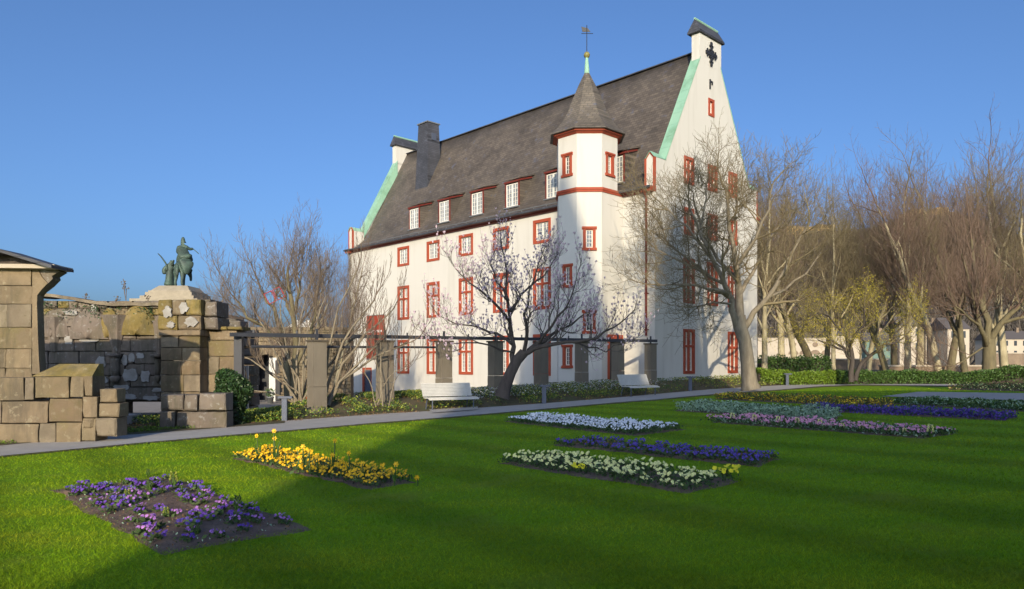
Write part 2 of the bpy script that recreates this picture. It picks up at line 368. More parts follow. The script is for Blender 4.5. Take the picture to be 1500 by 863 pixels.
def inpoly(x, y, P):
    c = False; n = len(P)
    for i in range(n):
        x1, y1 = P[i][0], P[i][1]; x2, y2 = P[i-1][0], P[i-1][1]
        if (y1 > y) != (y2 > y) and x < (x2-x1)*(y-y1)/(y2-y1)+x1: c = not c
    return c
def inpoly_np(X, Y, P):
    c = np.zeros(len(X), bool)
    for i in range(len(P)):
        x1, y1 = P[i][0], P[i][1]; x2, y2 = P[i-1][0], P[i-1][1]
        if y1 == y2: continue
        c ^= ((y1 > Y) != (y2 > Y)) & (X < (x2-x1)*(Y-y1)/(y2-y1)+x1)
    return c

# ------------------------------------------------------------------ ground, path, beds
def axis(parts):
    out = []
    for a, b, st in parts:
        n = max(1, round((b-a)/st)); out += [a+(b-a)*k/n for k in range(n)]
    return out+[parts[-1][1]]
gx = axis([(-3500, -300, 800), (-300, -60, 60), (-60, -26, 3), (-26, 34, .5), (34, 80, 4), (80, 400, 60), (400, 3500, 800)])
gy = axis([(-600, -60, 90), (-60, 0, 10), (0, 8, 1), (8, 60, .5), (60, 120, 5), (120, 400, 60), (400, 4500, 900)])
VG = [(x, y, zg(x, y)) for y in gy for x in gx]; nx = len(gx)
FG = np.array([(j*nx+i, j*nx+i+1, (j+1)*nx+i+1, (j+1)*nx+i) for j in range(len(gy)-1) for i in range(nx-1)])
cen = np.array(VG)[FG].mean(1)
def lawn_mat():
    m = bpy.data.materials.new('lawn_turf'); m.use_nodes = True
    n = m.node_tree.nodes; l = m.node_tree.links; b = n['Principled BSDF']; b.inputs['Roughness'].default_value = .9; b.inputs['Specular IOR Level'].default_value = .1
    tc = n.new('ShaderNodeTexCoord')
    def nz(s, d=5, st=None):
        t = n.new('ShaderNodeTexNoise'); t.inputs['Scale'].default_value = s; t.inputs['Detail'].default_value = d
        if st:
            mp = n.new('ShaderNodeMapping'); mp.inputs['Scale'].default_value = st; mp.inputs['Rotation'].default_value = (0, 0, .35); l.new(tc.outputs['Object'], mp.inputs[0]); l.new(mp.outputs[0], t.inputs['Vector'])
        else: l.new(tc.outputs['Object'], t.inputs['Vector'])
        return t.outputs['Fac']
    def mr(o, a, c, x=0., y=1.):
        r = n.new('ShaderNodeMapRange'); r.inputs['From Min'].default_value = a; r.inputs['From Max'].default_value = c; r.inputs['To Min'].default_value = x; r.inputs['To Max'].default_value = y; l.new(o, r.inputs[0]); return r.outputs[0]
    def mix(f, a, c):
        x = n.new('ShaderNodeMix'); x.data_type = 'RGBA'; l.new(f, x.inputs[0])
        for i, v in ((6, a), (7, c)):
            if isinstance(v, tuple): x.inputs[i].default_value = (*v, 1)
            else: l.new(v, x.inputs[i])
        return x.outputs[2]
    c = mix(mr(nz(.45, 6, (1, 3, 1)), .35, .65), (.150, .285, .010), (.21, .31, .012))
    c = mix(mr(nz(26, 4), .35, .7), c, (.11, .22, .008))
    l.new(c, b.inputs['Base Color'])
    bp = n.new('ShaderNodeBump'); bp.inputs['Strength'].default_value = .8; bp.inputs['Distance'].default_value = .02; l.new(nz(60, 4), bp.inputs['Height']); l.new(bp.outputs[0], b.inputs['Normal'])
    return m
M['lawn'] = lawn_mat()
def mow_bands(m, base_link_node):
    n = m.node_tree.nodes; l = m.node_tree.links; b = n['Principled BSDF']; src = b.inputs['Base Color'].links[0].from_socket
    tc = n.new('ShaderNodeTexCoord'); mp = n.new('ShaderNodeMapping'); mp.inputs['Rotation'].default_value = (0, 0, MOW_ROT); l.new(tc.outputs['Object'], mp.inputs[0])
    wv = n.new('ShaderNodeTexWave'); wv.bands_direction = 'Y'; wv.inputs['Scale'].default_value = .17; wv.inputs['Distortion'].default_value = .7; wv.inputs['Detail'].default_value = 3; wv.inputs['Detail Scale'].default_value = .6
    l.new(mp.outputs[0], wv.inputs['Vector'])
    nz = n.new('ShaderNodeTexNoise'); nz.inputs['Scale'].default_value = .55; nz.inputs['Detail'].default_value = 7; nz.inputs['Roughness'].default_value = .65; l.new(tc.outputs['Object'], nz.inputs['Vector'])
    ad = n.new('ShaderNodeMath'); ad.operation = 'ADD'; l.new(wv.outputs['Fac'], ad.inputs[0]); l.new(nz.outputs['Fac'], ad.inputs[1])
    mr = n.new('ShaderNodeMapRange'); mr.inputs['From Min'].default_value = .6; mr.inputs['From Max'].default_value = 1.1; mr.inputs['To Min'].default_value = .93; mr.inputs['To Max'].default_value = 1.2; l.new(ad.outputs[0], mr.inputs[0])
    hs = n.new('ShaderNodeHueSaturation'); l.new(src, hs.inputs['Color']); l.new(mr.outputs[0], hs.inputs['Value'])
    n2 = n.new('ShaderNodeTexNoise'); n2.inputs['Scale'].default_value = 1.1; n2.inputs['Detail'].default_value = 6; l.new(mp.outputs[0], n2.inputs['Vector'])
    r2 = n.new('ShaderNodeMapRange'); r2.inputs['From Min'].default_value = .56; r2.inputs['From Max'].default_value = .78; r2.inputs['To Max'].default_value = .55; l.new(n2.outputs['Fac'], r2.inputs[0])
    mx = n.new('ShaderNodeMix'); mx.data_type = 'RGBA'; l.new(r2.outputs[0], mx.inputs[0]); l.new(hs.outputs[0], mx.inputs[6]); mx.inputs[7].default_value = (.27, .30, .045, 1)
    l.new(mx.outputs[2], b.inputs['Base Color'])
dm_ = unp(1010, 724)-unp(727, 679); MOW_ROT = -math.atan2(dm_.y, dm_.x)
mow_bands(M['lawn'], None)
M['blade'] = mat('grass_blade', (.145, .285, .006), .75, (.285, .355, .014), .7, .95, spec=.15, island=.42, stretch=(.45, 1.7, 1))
M['earth'] = mat('bare_earth', (.13, .10, .065), .95, (.08, .075, .035), 3, .8, .9, 18, col3=(.07, .10, .03), scale3=1.1, amt3=.7)
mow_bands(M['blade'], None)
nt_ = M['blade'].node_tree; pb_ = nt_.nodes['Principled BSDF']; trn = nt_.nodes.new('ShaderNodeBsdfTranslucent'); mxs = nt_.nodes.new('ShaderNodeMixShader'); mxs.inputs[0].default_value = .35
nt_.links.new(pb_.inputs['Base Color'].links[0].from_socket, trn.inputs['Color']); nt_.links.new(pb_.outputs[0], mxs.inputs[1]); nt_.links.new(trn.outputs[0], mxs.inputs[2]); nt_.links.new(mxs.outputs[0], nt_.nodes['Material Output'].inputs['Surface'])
mi = []
for c in cen:
    d = dfar(c[0], c[1]) if 8 < c[1] < 110 and abs(c[0]) < 80 else (-1 if c[1] < 20 else 9)
    mi.append(0 if d < -.4 else (2 if (c[0] < 2 and d > 4.5 and c[1] < 110) else 1))
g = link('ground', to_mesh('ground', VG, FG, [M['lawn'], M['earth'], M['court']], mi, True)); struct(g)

def ribbon(A, B, sub, lift, n_across=5):
    """a sheet between two polylines of equal count, resampled and laid on the ground"""
    def res(P):
        out = []
        for a, b in zip(P[:-1], P[1:]):
            for k in range(sub): out.append(a.lerp(b, k/sub))
        return out+[P[-1]]
    A2, B2 = res(A), res(B); V = []; F = []
    for a, b in zip(A2, B2):
        for k in range(n_across+1):
            p = a.lerp(b, k/n_across); V.append((p.x, p.y, g0(p.x, p.y)+lift))
    w = n_across+1
    for i in range(len(A2)-1):
        for k in range(n_across): F.append((i*w+k, i*w+k+1, (i+1)*w+k+1, (i+1)*w+k))
    return V, np.array(F)
V_, F_ = ribbon(NEAR, FAR, 8, .022)
struct(link('path', to_mesh('path', V_, F_, M['asphalt_path'], None, True)))
V_, F_ = ribbon([unp(x, y+1.2) for x, y in NEAR_PX], NEAR, 8, .012, 1)
struct(link('path_edge', to_mesh('path_edge', V_, F_, M['earth'])))
# branch of the path towards the corner of the house
bp_ = [unp(983, 572.6), unp(1045, 571.2)]; bq_ = [Vector((8.2, 34.9, 0)), Vector((12.5, 35.4, 0))]

BEDS = {}
def bed(key, px, label=None):
    P = [unp(*p) for p in px]; BEDS[key] = P
    c = sum(P, Vector())/len(P); V = [(c.x, c.y, g0(c.x, c.y)+.05)]; F = []
    rim = []
    for a, b in zip(P, P[1:]+P[:1]):
        n = max(4, int((b-a).length/.25))
        for k in range(n):
            p = a.lerp(b, k/n); o = Vector((rng.uniform(-.05, .05), rng.uniform(-.05, .05), 0)); rim.append(p+o)
    levels = (.0, .12, .3, .6)
    for f in levels:
        for p in rim:
            q = p.lerp(c, f); V.append((q.x, q.y, g0(q.x, q.y)+(.004 if f == 0 else .022+rng.uniform(-.014, .022))))
    n = len(rim)
    for a in range(len(levels)-1):
        for k in range(n): F.append((1+a*n+k, 1+a*n+(k+1) % n, 1+(a+1)*n+(k+1) % n, 1+(a+1)*n+k))
    for k in range(n): F.append((1+(len(levels)-1)*n+k, 1+(len(levels)-1)*n+(k+1) % n, 0))
    o = link('soil_bed', to_mesh('soil_bed', V, F, M['soil'], None, True)); struct(o)
    return P
bed('violet', [(77, 718), (250, 699), (455, 776), (234, 815)])
bed('yellow', [(343, 672), (392, 661), (607, 707), (541, 719)])
bed('pale', [(727, 679), (801, 668), (1088, 706), (1010, 724)])
bed('blue', [(806, 652), (866, 646.5), (1145, 673), (1108, 685)])
bed('white', [(737, 618), (792, 611), (1007, 630), (927, 639)])
bed('pink', [(1038, 619), (1070, 613), (1400, 636), (1352, 643)])
bed('silver', [(986, 602), (1025, 597), (1234, 610), (1212, 618)])
bed('amber', [(1045, 585), (1068, 580.6), (1310, 592), (1302, 599)])
bed('royal', [(1176, 602), (1205, 598.8), (1493, 611.5), (1471, 617)])
bed('green', [(1306, 592.2), (1330, 588.6), (1570, 597.5), (1548, 606)])
bed('edge', [(1388, 571), (1420, 566.8), (1590, 569.5), (1590, 575.5)])
gp = [unp(1292, 581.5), unp(1345, 574.6), unp(1580, 578), unp(1560, 589)]
V_, F_ = ribbon([gp[0], gp[3]], [gp[1], gp[2]], 30, .02, 10)
struct(link('gravel_area', to_mesh('gravel_area', V_, F_, M['gravel'])))
GRAVEL = gp

# ------------------------------------------------------------------ the house (local x along the gable, y along the long front, z up)
TH = R(43.887)
C0 = Vector((7.417, 38, 0))
LEN, WID = 29.87, 10.9
EAVE = 10.5; RZ = 19.6; RX = 5.45
house = empty('castle_house', C0, TH, 'long white rendered house with steep slate roof, red window frames and stepless green-edged gables', 'house')
def clip(poly, P):
    """clip polygon to a convex polygon P (counter-clockwise)"""
    out = poly
    for a, b in zip(P, P[1:]+P[:1]):
        if not out: return []
        inp, out = out, []
        f = lambda p: (b[0]-a[0])*(p[1]-a[1])-(b[1]-a[1])*(p[0]-a[0])
        for p, q in zip(inp, inp[1:]+inp[:1]):
            fp, fq = f(p), f(q)
            if fp >= 0: out.append(p)
            if (fp >= 0) != (fq >= 0):
                t = fp/(fp-fq); out.append((p[0]+(q[0]-p[0])*t, p[1]+(q[1]-p[1])*t))
    return out
def wall_panel(mb, outline, holes, to3, nrm, depth=.22, m=0):
    """outline convex ccw in (u,z); holes (u0,u1,z0,z1); to3(u,z)->3D; reveals go inward along -nrm"""
    us = sorted({p[0] for p in outline} | {h[0] for h in holes} | {h[1] for h in holes}); zs = sorted({p[1] for p in outline} | {h[2] for h in holes} | {h[3] for h in holes})
    for u0, u1 in zip(us, us[1:]):
        for z0, z1 in zip(zs, zs[1:]):
            cu, cz = (u0+u1)/2, (z0+z1)/2
            if any(h[0] < cu < h[1] and h[2] < cz < h[3] for h in holes): continue
            p = clip([(u0, z0), (u1, z0), (u1, z1), (u0, z1)], outline)
            if len(p) > 2: mb.poly([to3(*q) for q in p], m)
    for u0, u1, z0, z1 in holes:
        c = [(u0, z0), (u1, z0), (u1, z1), (u0, z1)]
        for a, b in zip(c, c[1:]+c[:1]):
            A, B = to3(*a), to3(*b)
            mb.poly([B, A, A-nrm*depth, B-nrm*depth], m)

WINS = {}
def win_meshes(kind, w, h, surround=.17, cross=True, ears=False, cols=2, rows=5, trans=.64, sash_only=False, pane='pane'):
    """window in its own frame: x right, z up from the sill's middle, outward -y; three meshes: red surround, white sash, panes"""
    fr, sa, pn = MB(), MB(), MB()
    iw = w-2*surround
    if not sash_only:
        e = .06 if ears else 0
        fr.box((-w/2, -.045, surround), (-w/2+surround, .2, h-surround)); fr.box((w/2-surround, -.045, surround), (w/2, .2, h-surround))
        fr.box((-w/2-e, -.047, 0), (w/2+e, .2, surround)); fr.box((-w/2-e, -.047, h-surround), (w/2+e, .2, h))
        if ears:
            fr.box((-w/2-e, -.09, 0), (w/2+e, -.049, surround*.6)); fr.box((-w/2-e, -.09, h-surround*.6), (w/2+e, -.049, h))
    lights = []
    z0, z1 = (surround, h-surround) if not sash_only else (0, h)
    x0, x1 = (-iw/2, iw/2) if not sash_only else (-w/2, w/2)
    if cross:
        tz = z0+(z1-z0)*trans; mu = .065
        fr.box((-mu, -.02, z0), (mu, .15, z1)); fr.box((x0, -.022, tz-mu), (-mu, .15, tz+mu)); fr.box((mu, -.022, tz-mu), (x1, .15, tz+mu))
        lights = [(x0, -mu, z0, tz-mu, rows), (mu, x1, z0, tz-mu, rows), (x0, -mu, tz+mu, z1, max(2, rows//2)), (mu, x1, tz+mu, z1, max(2, rows//2))]
    else:
        lights = [(x0, 0, z0, z1, rows), (0, x1, z0, z1, rows)] if w > .9 else [(x0, x1, z0, z1, rows)]
    s = .055; t = .022; yy = .07 if not sash_only else 0
    for a, b, c, d, r in lights:
        sa.box((a, yy, c), (a+s, yy+.05, d)); sa.box((b-s, yy, c), (b, yy+.05, d)); sa.box((a+s, yy, c), (b-s, yy+.05, c+s)); sa.box((a+s, yy, d-s), (b-s, yy+.05, d))
        for k in range(1, cols):
            x = a+s+(b-a-2*s)*k/cols; sa.box((x-t/2, yy+.01, c+s), (x+t/2, yy+.04, d-s))
        for k in range(1, r):
            z = c+s+(d-c-2*s)*k/r; sa.box((a+s, yy+.012, z-t/2), (b-s, yy+.038, z+t/2))
        tl = rng.uniform(-.004, .004)
        pn.poly([(a, yy+.045+tl, c), (b, yy+.045-tl, c), (b, yy+.045-tl, d), (a, yy+.045+tl, d)])
    WINS[kind] = (fr.mesh('window', M['red']) if not sash_only else None, sa.mesh('sash', M['sash']), pn.mesh('pane', M[pane]))
def put_win(kind, loc, rz, parent):
    fr, sa, pn = WINS[kind]
    o = link('window', fr if fr else sa, parent, loc, rz)
    if fr: link('sash', sa, o)
    link('pane', pn, o)
    return o
win_meshes('cross', 1.45, 2.5, .19, pane='pane_curtain')
win_meshes('square', 1.45, 1.43, .18, cross=False, rows=4, pane='pane_curtain')
win_meshes('gcross', 1.12, 2.46, .17, pane='pane')
win_meshes('gplain', .98, 1.5, .17, cross=True, rows=3, trans=.5)
win_meshes('gtop', .62, 1.0, .15, cross=False, cols=1, rows=3)
win_meshes('tower', .66, 1.25, .15, cross=False, ears=True, rows=4)
win_meshes('dormer', 1.10, 1.46, .05, cross=False, rows=5, sash_only=True, pane='pane_curtain')

wall = MB()
COLS_A = [22.27, 18.69, 15.13, 11.70, 8.10]
holesA = []
for i, y in enumerate(COLS_A):
    for z0, z1 in ((.82, 3.33), (4.80, 7.31), (8.77, 10.20)):
        holesA.append((y-.6, y+.6, z0+.1, z1-.1))
door_y = 27.1
holesA.append((door_y-.5, door_y+.5, -.9, 1.05))
# long front: plane x=0 facing -x ; u = y, seen from outside y runs leftwards
wall_panel(wall, [(0, -1.6), (LEN, -1.6), (LEN, EAVE+.25), (0, EAVE+.25)], holesA, lambda u, z: Vector((0, u, z)), Vector((-1, 0, 0)))
# near gable: plane y=0 facing -y ; u = x
gable = [(0, -1.6), (WID, -1.6), (WID, 10.8), (9.85, 12.34), (6.5, 18.7), (4.4, 18.7), (1.05, 12.34), (0, 11.0)]
COLS_B = [(3.20, 1.12), (5.65, 1.1), (7.9, 1.1)]
holesB = []
for i, (x, w) in enumerate(COLS_B):
    for r, (z0, z1) in enumerate(((.98, 3.43), (4.86, 7.33), (8.6, 10.12), (11.40, 12.86))):
        if (r == 0 and i == 1): continue
        ww = w if r < 2 else .98
        holesB.append((x-ww/2+.1, x+ww/2-.1, z0+.1, z1-.1))
holesB.append((5.5-.25, 5.5+.25, 15.75, 16.6))
for part_ in ([(0, -1.6), (WID, -1.6), (WID, 11.0), (0, 11.0)], [(.345, 11.0), (WID-.345, 11.0), (6.5, 18.7), (4.4, 18.7)]):
    wall_panel(wall, part_, [h for h in holesB if part_[0][1] <= h[2] <= part_[2][1]], lambda u, z: Vector((u, 0, z)), Vector((0, -1, 0)))
# far gable, rear front and the parapet thickness
PT = .5
far_g = [(LEN-PT, LEN)]
def slab(mb, y0, y1, prof, m=0): mb.extr(prof, 'y', y0, y1, m)
wall.poly([(x, LEN, z) for x, z in gable], 0)
wall.poly([(WID, 0, -1.6), (WID, LEN, -1.6), (WID, LEN, 10.8), (WID, 0, 10.8)], 0)
for ya, yb in ((.004, PT), (LEN-PT, LEN-.004)):
    p = [(.0, EAVE+.25), (WID, EAVE+.25), (WID, 10.8), (9.85, 12.3), (6.5, 18.66), (4.4, 18.66), (1.05, 12.3), (.0, 11.0)]
    n_ = len(p)
    for a, b in zip(p, p[1:]+p[:1]): wall.poly([(a[0], ya, a[1]), (b[0], ya, b[1]), (b[0], yb, b[1]), (a[0], yb, a[1])], 0)
    wall.poly([(q[0], yb if ya < 1 else ya, q[1]) for q in p], 0)
    # chimney-like head of the gable
    wall.box((4.28, ya if ya > 1 else -.003, 18.55), (6.6, yb if ya < 1 else LEN+.003, 20.25))
wall.build('wall', M['render'], house)
for i, y in enumerate(COLS_A):
    for k, z0 in (('cross', .82), ('cross', 4.80), ('square', 8.77)): put_win(k, (0, y, z0), R(-90), house)
for i, (x, w) in enumerate(COLS_B):
    for r, (k, z0) in enumerate((('gcross', .98), ('gcross', 4.86), ('gplain', 8.6), ('gplain', 11.40))):
        if r == 0 and i == 1: continue
        put_win(k, (x, 0, z0), 0, house)
put_win('gtop', (5.5, 0, 15.67), 0, house)
# small red door at the far end
d = MB(); d.box((-.03, door_y+.5, -.9), (.15, door_y+.72, 1.08)); d.box((-.03, door_y-.6, -.9), (.15, door_y-.5, 1.08)); d.box((-.032, door_y-.6, 1.08), (.15, door_y+.72, 1.25))
dr = d.build('door_frame', M['red'], house)
d = MB(); d.box((.08, door_y-.5, -.9), (.12, door_y+.5, 1.08)); d.build('door', M['steel'], dr)
# roof
RP = [(-.42, 10.70), (-.05, 10.86), (.35, 11.05), (.95, 11.55), (1.6, 12.52), (RX, RZ)]
RPm = RP+[(WID-p[0], p[1]) for p in RP[-2::-1]]
rf = MB(); nseg = 60
ys = [PT+.001+(LEN-2*PT-.002)*k/nseg for k in range(nseg+1)]
V = []; F = []
prof = []
for a, b in zip(RPm, RPm[1:]):
    kk = 6 if abs(b[0]-a[0]) > 2 else 1
    prof += [(a[0]+(b[0]-a[0])*t/kk, a[1]+(b[1]-a[1])*t/kk) for t in range(kk)]
prof.append(RPm[-1])
for j, (x, z) in enumerate(prof):
    for i, y in enumerate(ys):
        s_ = .025*math.sin(y*.9+x)+rng.uniform(-.006, .006) if 0 < j < len(prof)-1 else .012*math.sin(y*.7)
        V.append((x, y, z+s_))
nn = len(ys)
F = np.array([(j*nn+i, j*nn+i+1, (j+1)*nn+i+1, (j+1)*nn+i) for j in range(len(prof)-1) for i in range(nseg)])
roof = link('roof', to_mesh('roof', V, F, M['slate'], None, True), house)
# ridge tiles, gutter, red eaves board, snow guard
e = MB(); e.box((RX-.14, PT, RZ-.02), (RX+.14, LEN-PT, RZ+.05)); e.build('ridge_cap', M['slate_cool'], roof)
def eave_run(y0, y1):
    e = MB(); e.extr([(-.005, EAVE), (-.16, EAVE+.02), (-.20, EAVE+.12), (-.36, EAVE+.17), (-.36, EAVE+.22), (-.005, EAVE+.22)], 'y', y0, y1); e.build('eaves_board', M['fascia'], house)
    g_ = MB(); g_.tube([(-.46, y0, EAVE+.2), (-.46, y1, EAVE+.2)], .07, 8); g_.build('gutter', M['slate_cool'], house)
eave_run(5.2, LEN-.02); eave_run(.02, 2.03)
sg = MB()
sg.tube([(-.13, 5.3, 10.98), (-.13, LEN-1, 10.98)], .02, 5); sg.tube([(.05, 5.3, 11.06), (.05, LEN-1, 11.06)], .012, 5)
for k in range(22): sg.box((-.15, 5.5+k*1.05, 10.83), (-.11, 5.53+k*1.05, 11.0))
sg.build('snow_guard', M['galv'], roof)
# copper coping on both parapets, shoulders and heads
for ya, yb, near in ((-.008, PT+.06, True), (LEN-PT-.06, LEN+.02, False)):
    cp = MB()
    for sx in (1, -1):
        f = lambda x: x if sx == 1 else WID-x
        A, B = (1.02, 12.36), (4.42, 18.78)
        dx, dz = B[0]-A[0], B[1]-A[1]; L_ = math.hypot(dx, dz); n_ = 9
        for k in range(n_):
            t0, t1 = k/n_, (k+.985)/n_
            p = [(A[0]+dx*t0, A[1]+dz*t0), (A[0]+dx*t1, A[1]+dz*t1)]; h_ = .06
            o_ = (-dz/L_*h_, dx/L_*h_)
            cp.hexa([(f(p[0][0]), ya, p[0][1]), (f(p[1][0]), ya, p[1][1]), (f(p[1][0]), yb, p[1][1]), (f(p[0][0]), yb, p[0][1]),
                     (f(p[0][0]+o_[0]), ya, p[0][1]+o_[1]), (f(p[1][0]+o_[0]), ya, p[1][1]+o_[1]), (f(p[1][0]+o_[0]), yb, p[1][1]+o_[1]), (f(p[0][0]+o_[0]), yb, p[0][1]+o_[1])])
        # flashing on the roof side of the parapet
        yi = (yb+.02) if near else (ya-.02); yo = yb if near else ya
        cp.hexa([(f(1.0), yi, 11.75), (f(4.4), yi, 17.6), (f(4.4), yo, 17.6), (f(1.0), yo, 11.75), (f(.97), yi, 12.42), (f(4.38), yi, 18.85), (f(4.38), yo, 18.85), (f(.97), yo, 12.42)])
        # shoulder roof
        yc = (ya+yb)/2
        for s2 in (ya, yb):
            q = [(f(-.08), s2, 12.32), (f(1.06), s2, 12.32), (f(1.06), yc, 12.62), (f(-.08), yc, 12.66)]
            cp.poly(q if s2 == ya else q[::-1])
            cp.poly([(q_[0], q_[1], q_[2]-.03) for q_ in q])
        cp.poly([(f(1.06), ya, 12.29), (f(1.06), yb, 12.29), (f(1.06), yc, 12.62)])
    cp.build('coping', M['copper'], house)
    cap = MB()
    y0, y1 = (ya-.12, yb+.12); yc = (y0+y1)/2
    a = [(4.1, y0, 20.22), (6.78, y0, 20.22), (6.78, y1, 20.22), (4.1, y1, 20.22)]
    r0, r1 = (4.22, yc, 20.95), (6.66, yc, 20.95)
    cap.poly([a[0], a[1], r1, r0]); cap.poly([a[2], a[3], r0, r1]); cap.poly([a[1], a[2], r1]); cap.poly([a[3], a[0], r0]); cap.poly(a[::-1])
    cap.box((4.1, y0, 20.12), (6.78, y1, 20.218))
    co = cap.build('gable_cap', M['slate_cool'], house)
    e = MB(); e.tube([r0, r1], .07, 6); e.build('cap_ridge', M['copper'], co)
    # shoulders (white with red edges and pointed end)
    for sx in (1, -1):
        f = lambda x: x if sx == 1 else WID-x
        yy0, yy1 = (-.004, .62) if near else (LEN-.62, LEN+.004); ym = (yy0+yy1)/2
        k_ = MB()
        k_.hexa([(f(0.004), yy0, 10.55), (f(1.05), yy0, 10.55), (f(1.05), yy1, 10.55), (f(0.004), yy1, 10.55), (f(.004), yy0, 12.3), (f(1.05), yy0, 12.3), (f(1.05), yy1, 12.3), (f(.004), yy1, 12.3)])
        k_.poly([(f(.0), yy0, 12.3), (f(.0), yy1, 12.3), (f(.0), ym, 12.62)])
        so_ = k_.build('gable_shoulder', M['render'], house)
        e = MB(); w_ = .1
        e.box((f(-.03), yy0-.01, 10.76), (f(.1), yy0+w_, 12.3)); e.box((f(-.03), yy1-w_, 10.76), (f(.1), yy1+.01, 12.3))
        for s2, s3 in ((yy0, 1), (yy1, -1)):
            e.hexa([(f(-.03), s2-.01*s3, 12.28), (f(.1), s2-.01*s3, 12.28), (f(.1), s2+w_*s3, 12.28), (f(-.03), s2+w_*s3, 12.28), (f(-.03), ym-.02*s3, 12.62), (f(.1), ym-.02*s3, 12.62), (f(.1), ym+.01*s3, 12.55), (f(-.03), ym+.01*s3, 12.55)])
        e.box((f(-.36), yy0-.01, EAVE), (f(.1), yy1+.01, 10.76)); e.build('shoulder_trim', M['red'], so_)
# dormers
dorm = []
for i, y in enumerate(COLS_A+[3.35]):
    w = 1.26; x0 = .98; zb = 11.62; zt = 13.2
    d = MB()
    roofz = lambda x: 9.556+1.84*x
    xb = 2.35
    for s in (-1, 1):
        yy = y+s*w/2
        pts = [(x0, zb-.15), (xb, roofz(xb)-.05), (x0+1.3, 13.75), (x0, zt)]
        A = [(p[0], yy, p[1]) for p in pts]; d.poly(A if s > 0 else A[::-1])
    o = d.build('dormer', M['slate'], roof)
    e = MB(); e.box((x0-.03, y-w/2-.01, zb), (x0+.05, y-w/2+.07, zt)); e.box((x0-.03, y+w/2-.07, zb), (x0+.05, y+w/2+.01, zt))
    e.box((x0-.10, y-w/2-.06, zt), (x0+.03, y+w/2+.06, zt+.11))
    e.hexa([(x0-.1, y-w/2-.1, zt), (x0+1.1, y-w/2-.1, zt+.38), (x0+1.1, y-w/2-.04, zt+.38), (x0-.1, y-w/2-.04, zt), (x0-.1, y-w/2-.1, zt+.12), (x0+1.1, y-w/2-.1, zt+.47), (x0+1.1, y-w/2-.04, zt+.47), (x0-.1, y-w/2-.04, zt+.12)])
    e.build('dormer_trim', M['fascia'], o)
    t = MB(); t.hexa([(x0-.2, y-w/2-.16, zt+.142), (x0+1.7, y-w/2-.12, zt+.72), (x0+1.7, y+w/2+.12, zt+.72), (x0-.2, y+w/2+.16, zt+.142),
                      (x0-.2, y-w/2-.16, zt+.20), (x0+1.7, y-w/2-.12, zt+.80), (x0+1.7, y+w/2+.12, zt+.80), (x0-.2, y+w/2+.16, zt+.20)])
    t.build('dormer_roof', M['slate'], o)
    s_ = MB(); s_.box((x0-.14, y-w/2-.05, zb-.06), (x0+.2, y+w/2+.05, zb+.02)); s_.build('dormer_sill', M['galv'], o)
    put_win('dormer', (x0, y, zb+.05), R(-90), o)
# slate clad chimney
ch = MB(); cx, cy = 3.9, 24.35
ch.hexa([(cx-.75, cy-.85, 14.9), (cx+.75, cy-.85, 14.9), (cx+.75, cy+.8, 14.9), (cx-.75, cy+.8, 14.9), (cx-.55, cy-.62, 20.55), (cx+.55, cy-.62, 20.55), (cx+.55, cy+.6, 20.55), (cx-.55, cy+.6, 20.55)])
co = ch.build('chimney', M['slate_cool'], house)
e = MB(); e.box((cx-.64, cy-.7, 20.55), (cx+.64, cy+.68, 20.64)); e.tube([(cx-.2, cy+.2, 20.6), (cx-.2, cy+.2, 20.8)], .07); e.build('chimney_cap', M['galv'], co)
e = MB(); e.box((cx-.22, cy-.74, 19.2), (cx+.22, cy-.66, 19.75)); e.build('chimney_vent', M['steel'], co)
# downpipes
for y, z0, mm in ((.45, 3.0, 'fascia'), (29.55, -.9, 'galv')):
    e = MB(); e.tube([(-.42, y, 10.6), (-.13, y, 10.25), (-.13, y, z0)], .06, 8)
    for z in (9.6, 7.4, 5.2, 3.3): e.box((-.2, y-.08, z), (-.0, y+.08, z+.05))
    e.build('downpipe', M[mm], house)
# iron cross and anchor on the gable head
e = MB(); cx_, cz_ = 5.45, 19.2
for a, b, c, d_ in ((-.11, .11, -.85, .85), (-.75, .75, -.11, .11), (-.24, .24, .52, .62), (-.22, .22, -.62, -.5), (-.6, -.48, -.28, .28), (.48, .6, -.28, .28), (-.3, .3, -.3, -.24), (-.3, .3, .24, .3), (-.32, -.24, -.24, .24), (.24, .32, -.24, .24)):
    e.box((cx_+a*.78, -.09, cz_+c*.8), (cx_+b*.78, -.03-.001*abs(a), cz_+d_*.8))
e.build('iron_cross', M['iron'], house)
e = MB(); e.box((5.3, -.07, 17.2), (5.38, -.01, 17.75)); e.box((5.38, -.07, 17.6), (5.6, -.01, 17.68)); e.box((5.53, -.07, 17.48), (5.6, -.01, 17.6)); e.build('wall_anchor', M['iron'], house)
# stair turret
tf = [(0, 2.04), (0, 5.18), (-1.82, 5.18), (-2.74, 4.26), (-2.74, 2.96), (-1.82, 2.04)]   # footprint (x, y)
tw = MB()
tc_ = Vector((-1.17, 3.61, 0)); rin = 1.57; rout = rin/cos(pi/8)
octo = lambda r, z: [(tc_.x+r*cos(pi/8+k*pi/4), tc_.y+r*sin(pi/8+k*pi/4), z) for k in range(8)]
def face_panel(mb, a, b, z0, z1, holes):
    A, B = Vector((*a, 0)), Vector((*b, 0)); L = (B-A).length; t = (B-A)/L; n_ = Vector((t.y, -t.x, 0))
    wall_panel(mb, [(0, z0), (L, z0), (L, z1), (0, z1)], holes, lambda u, z: A+t*u+Vector((0, 0, z)), n_, .2)
    return A, B, t, n_, L
tower = None
wins = []
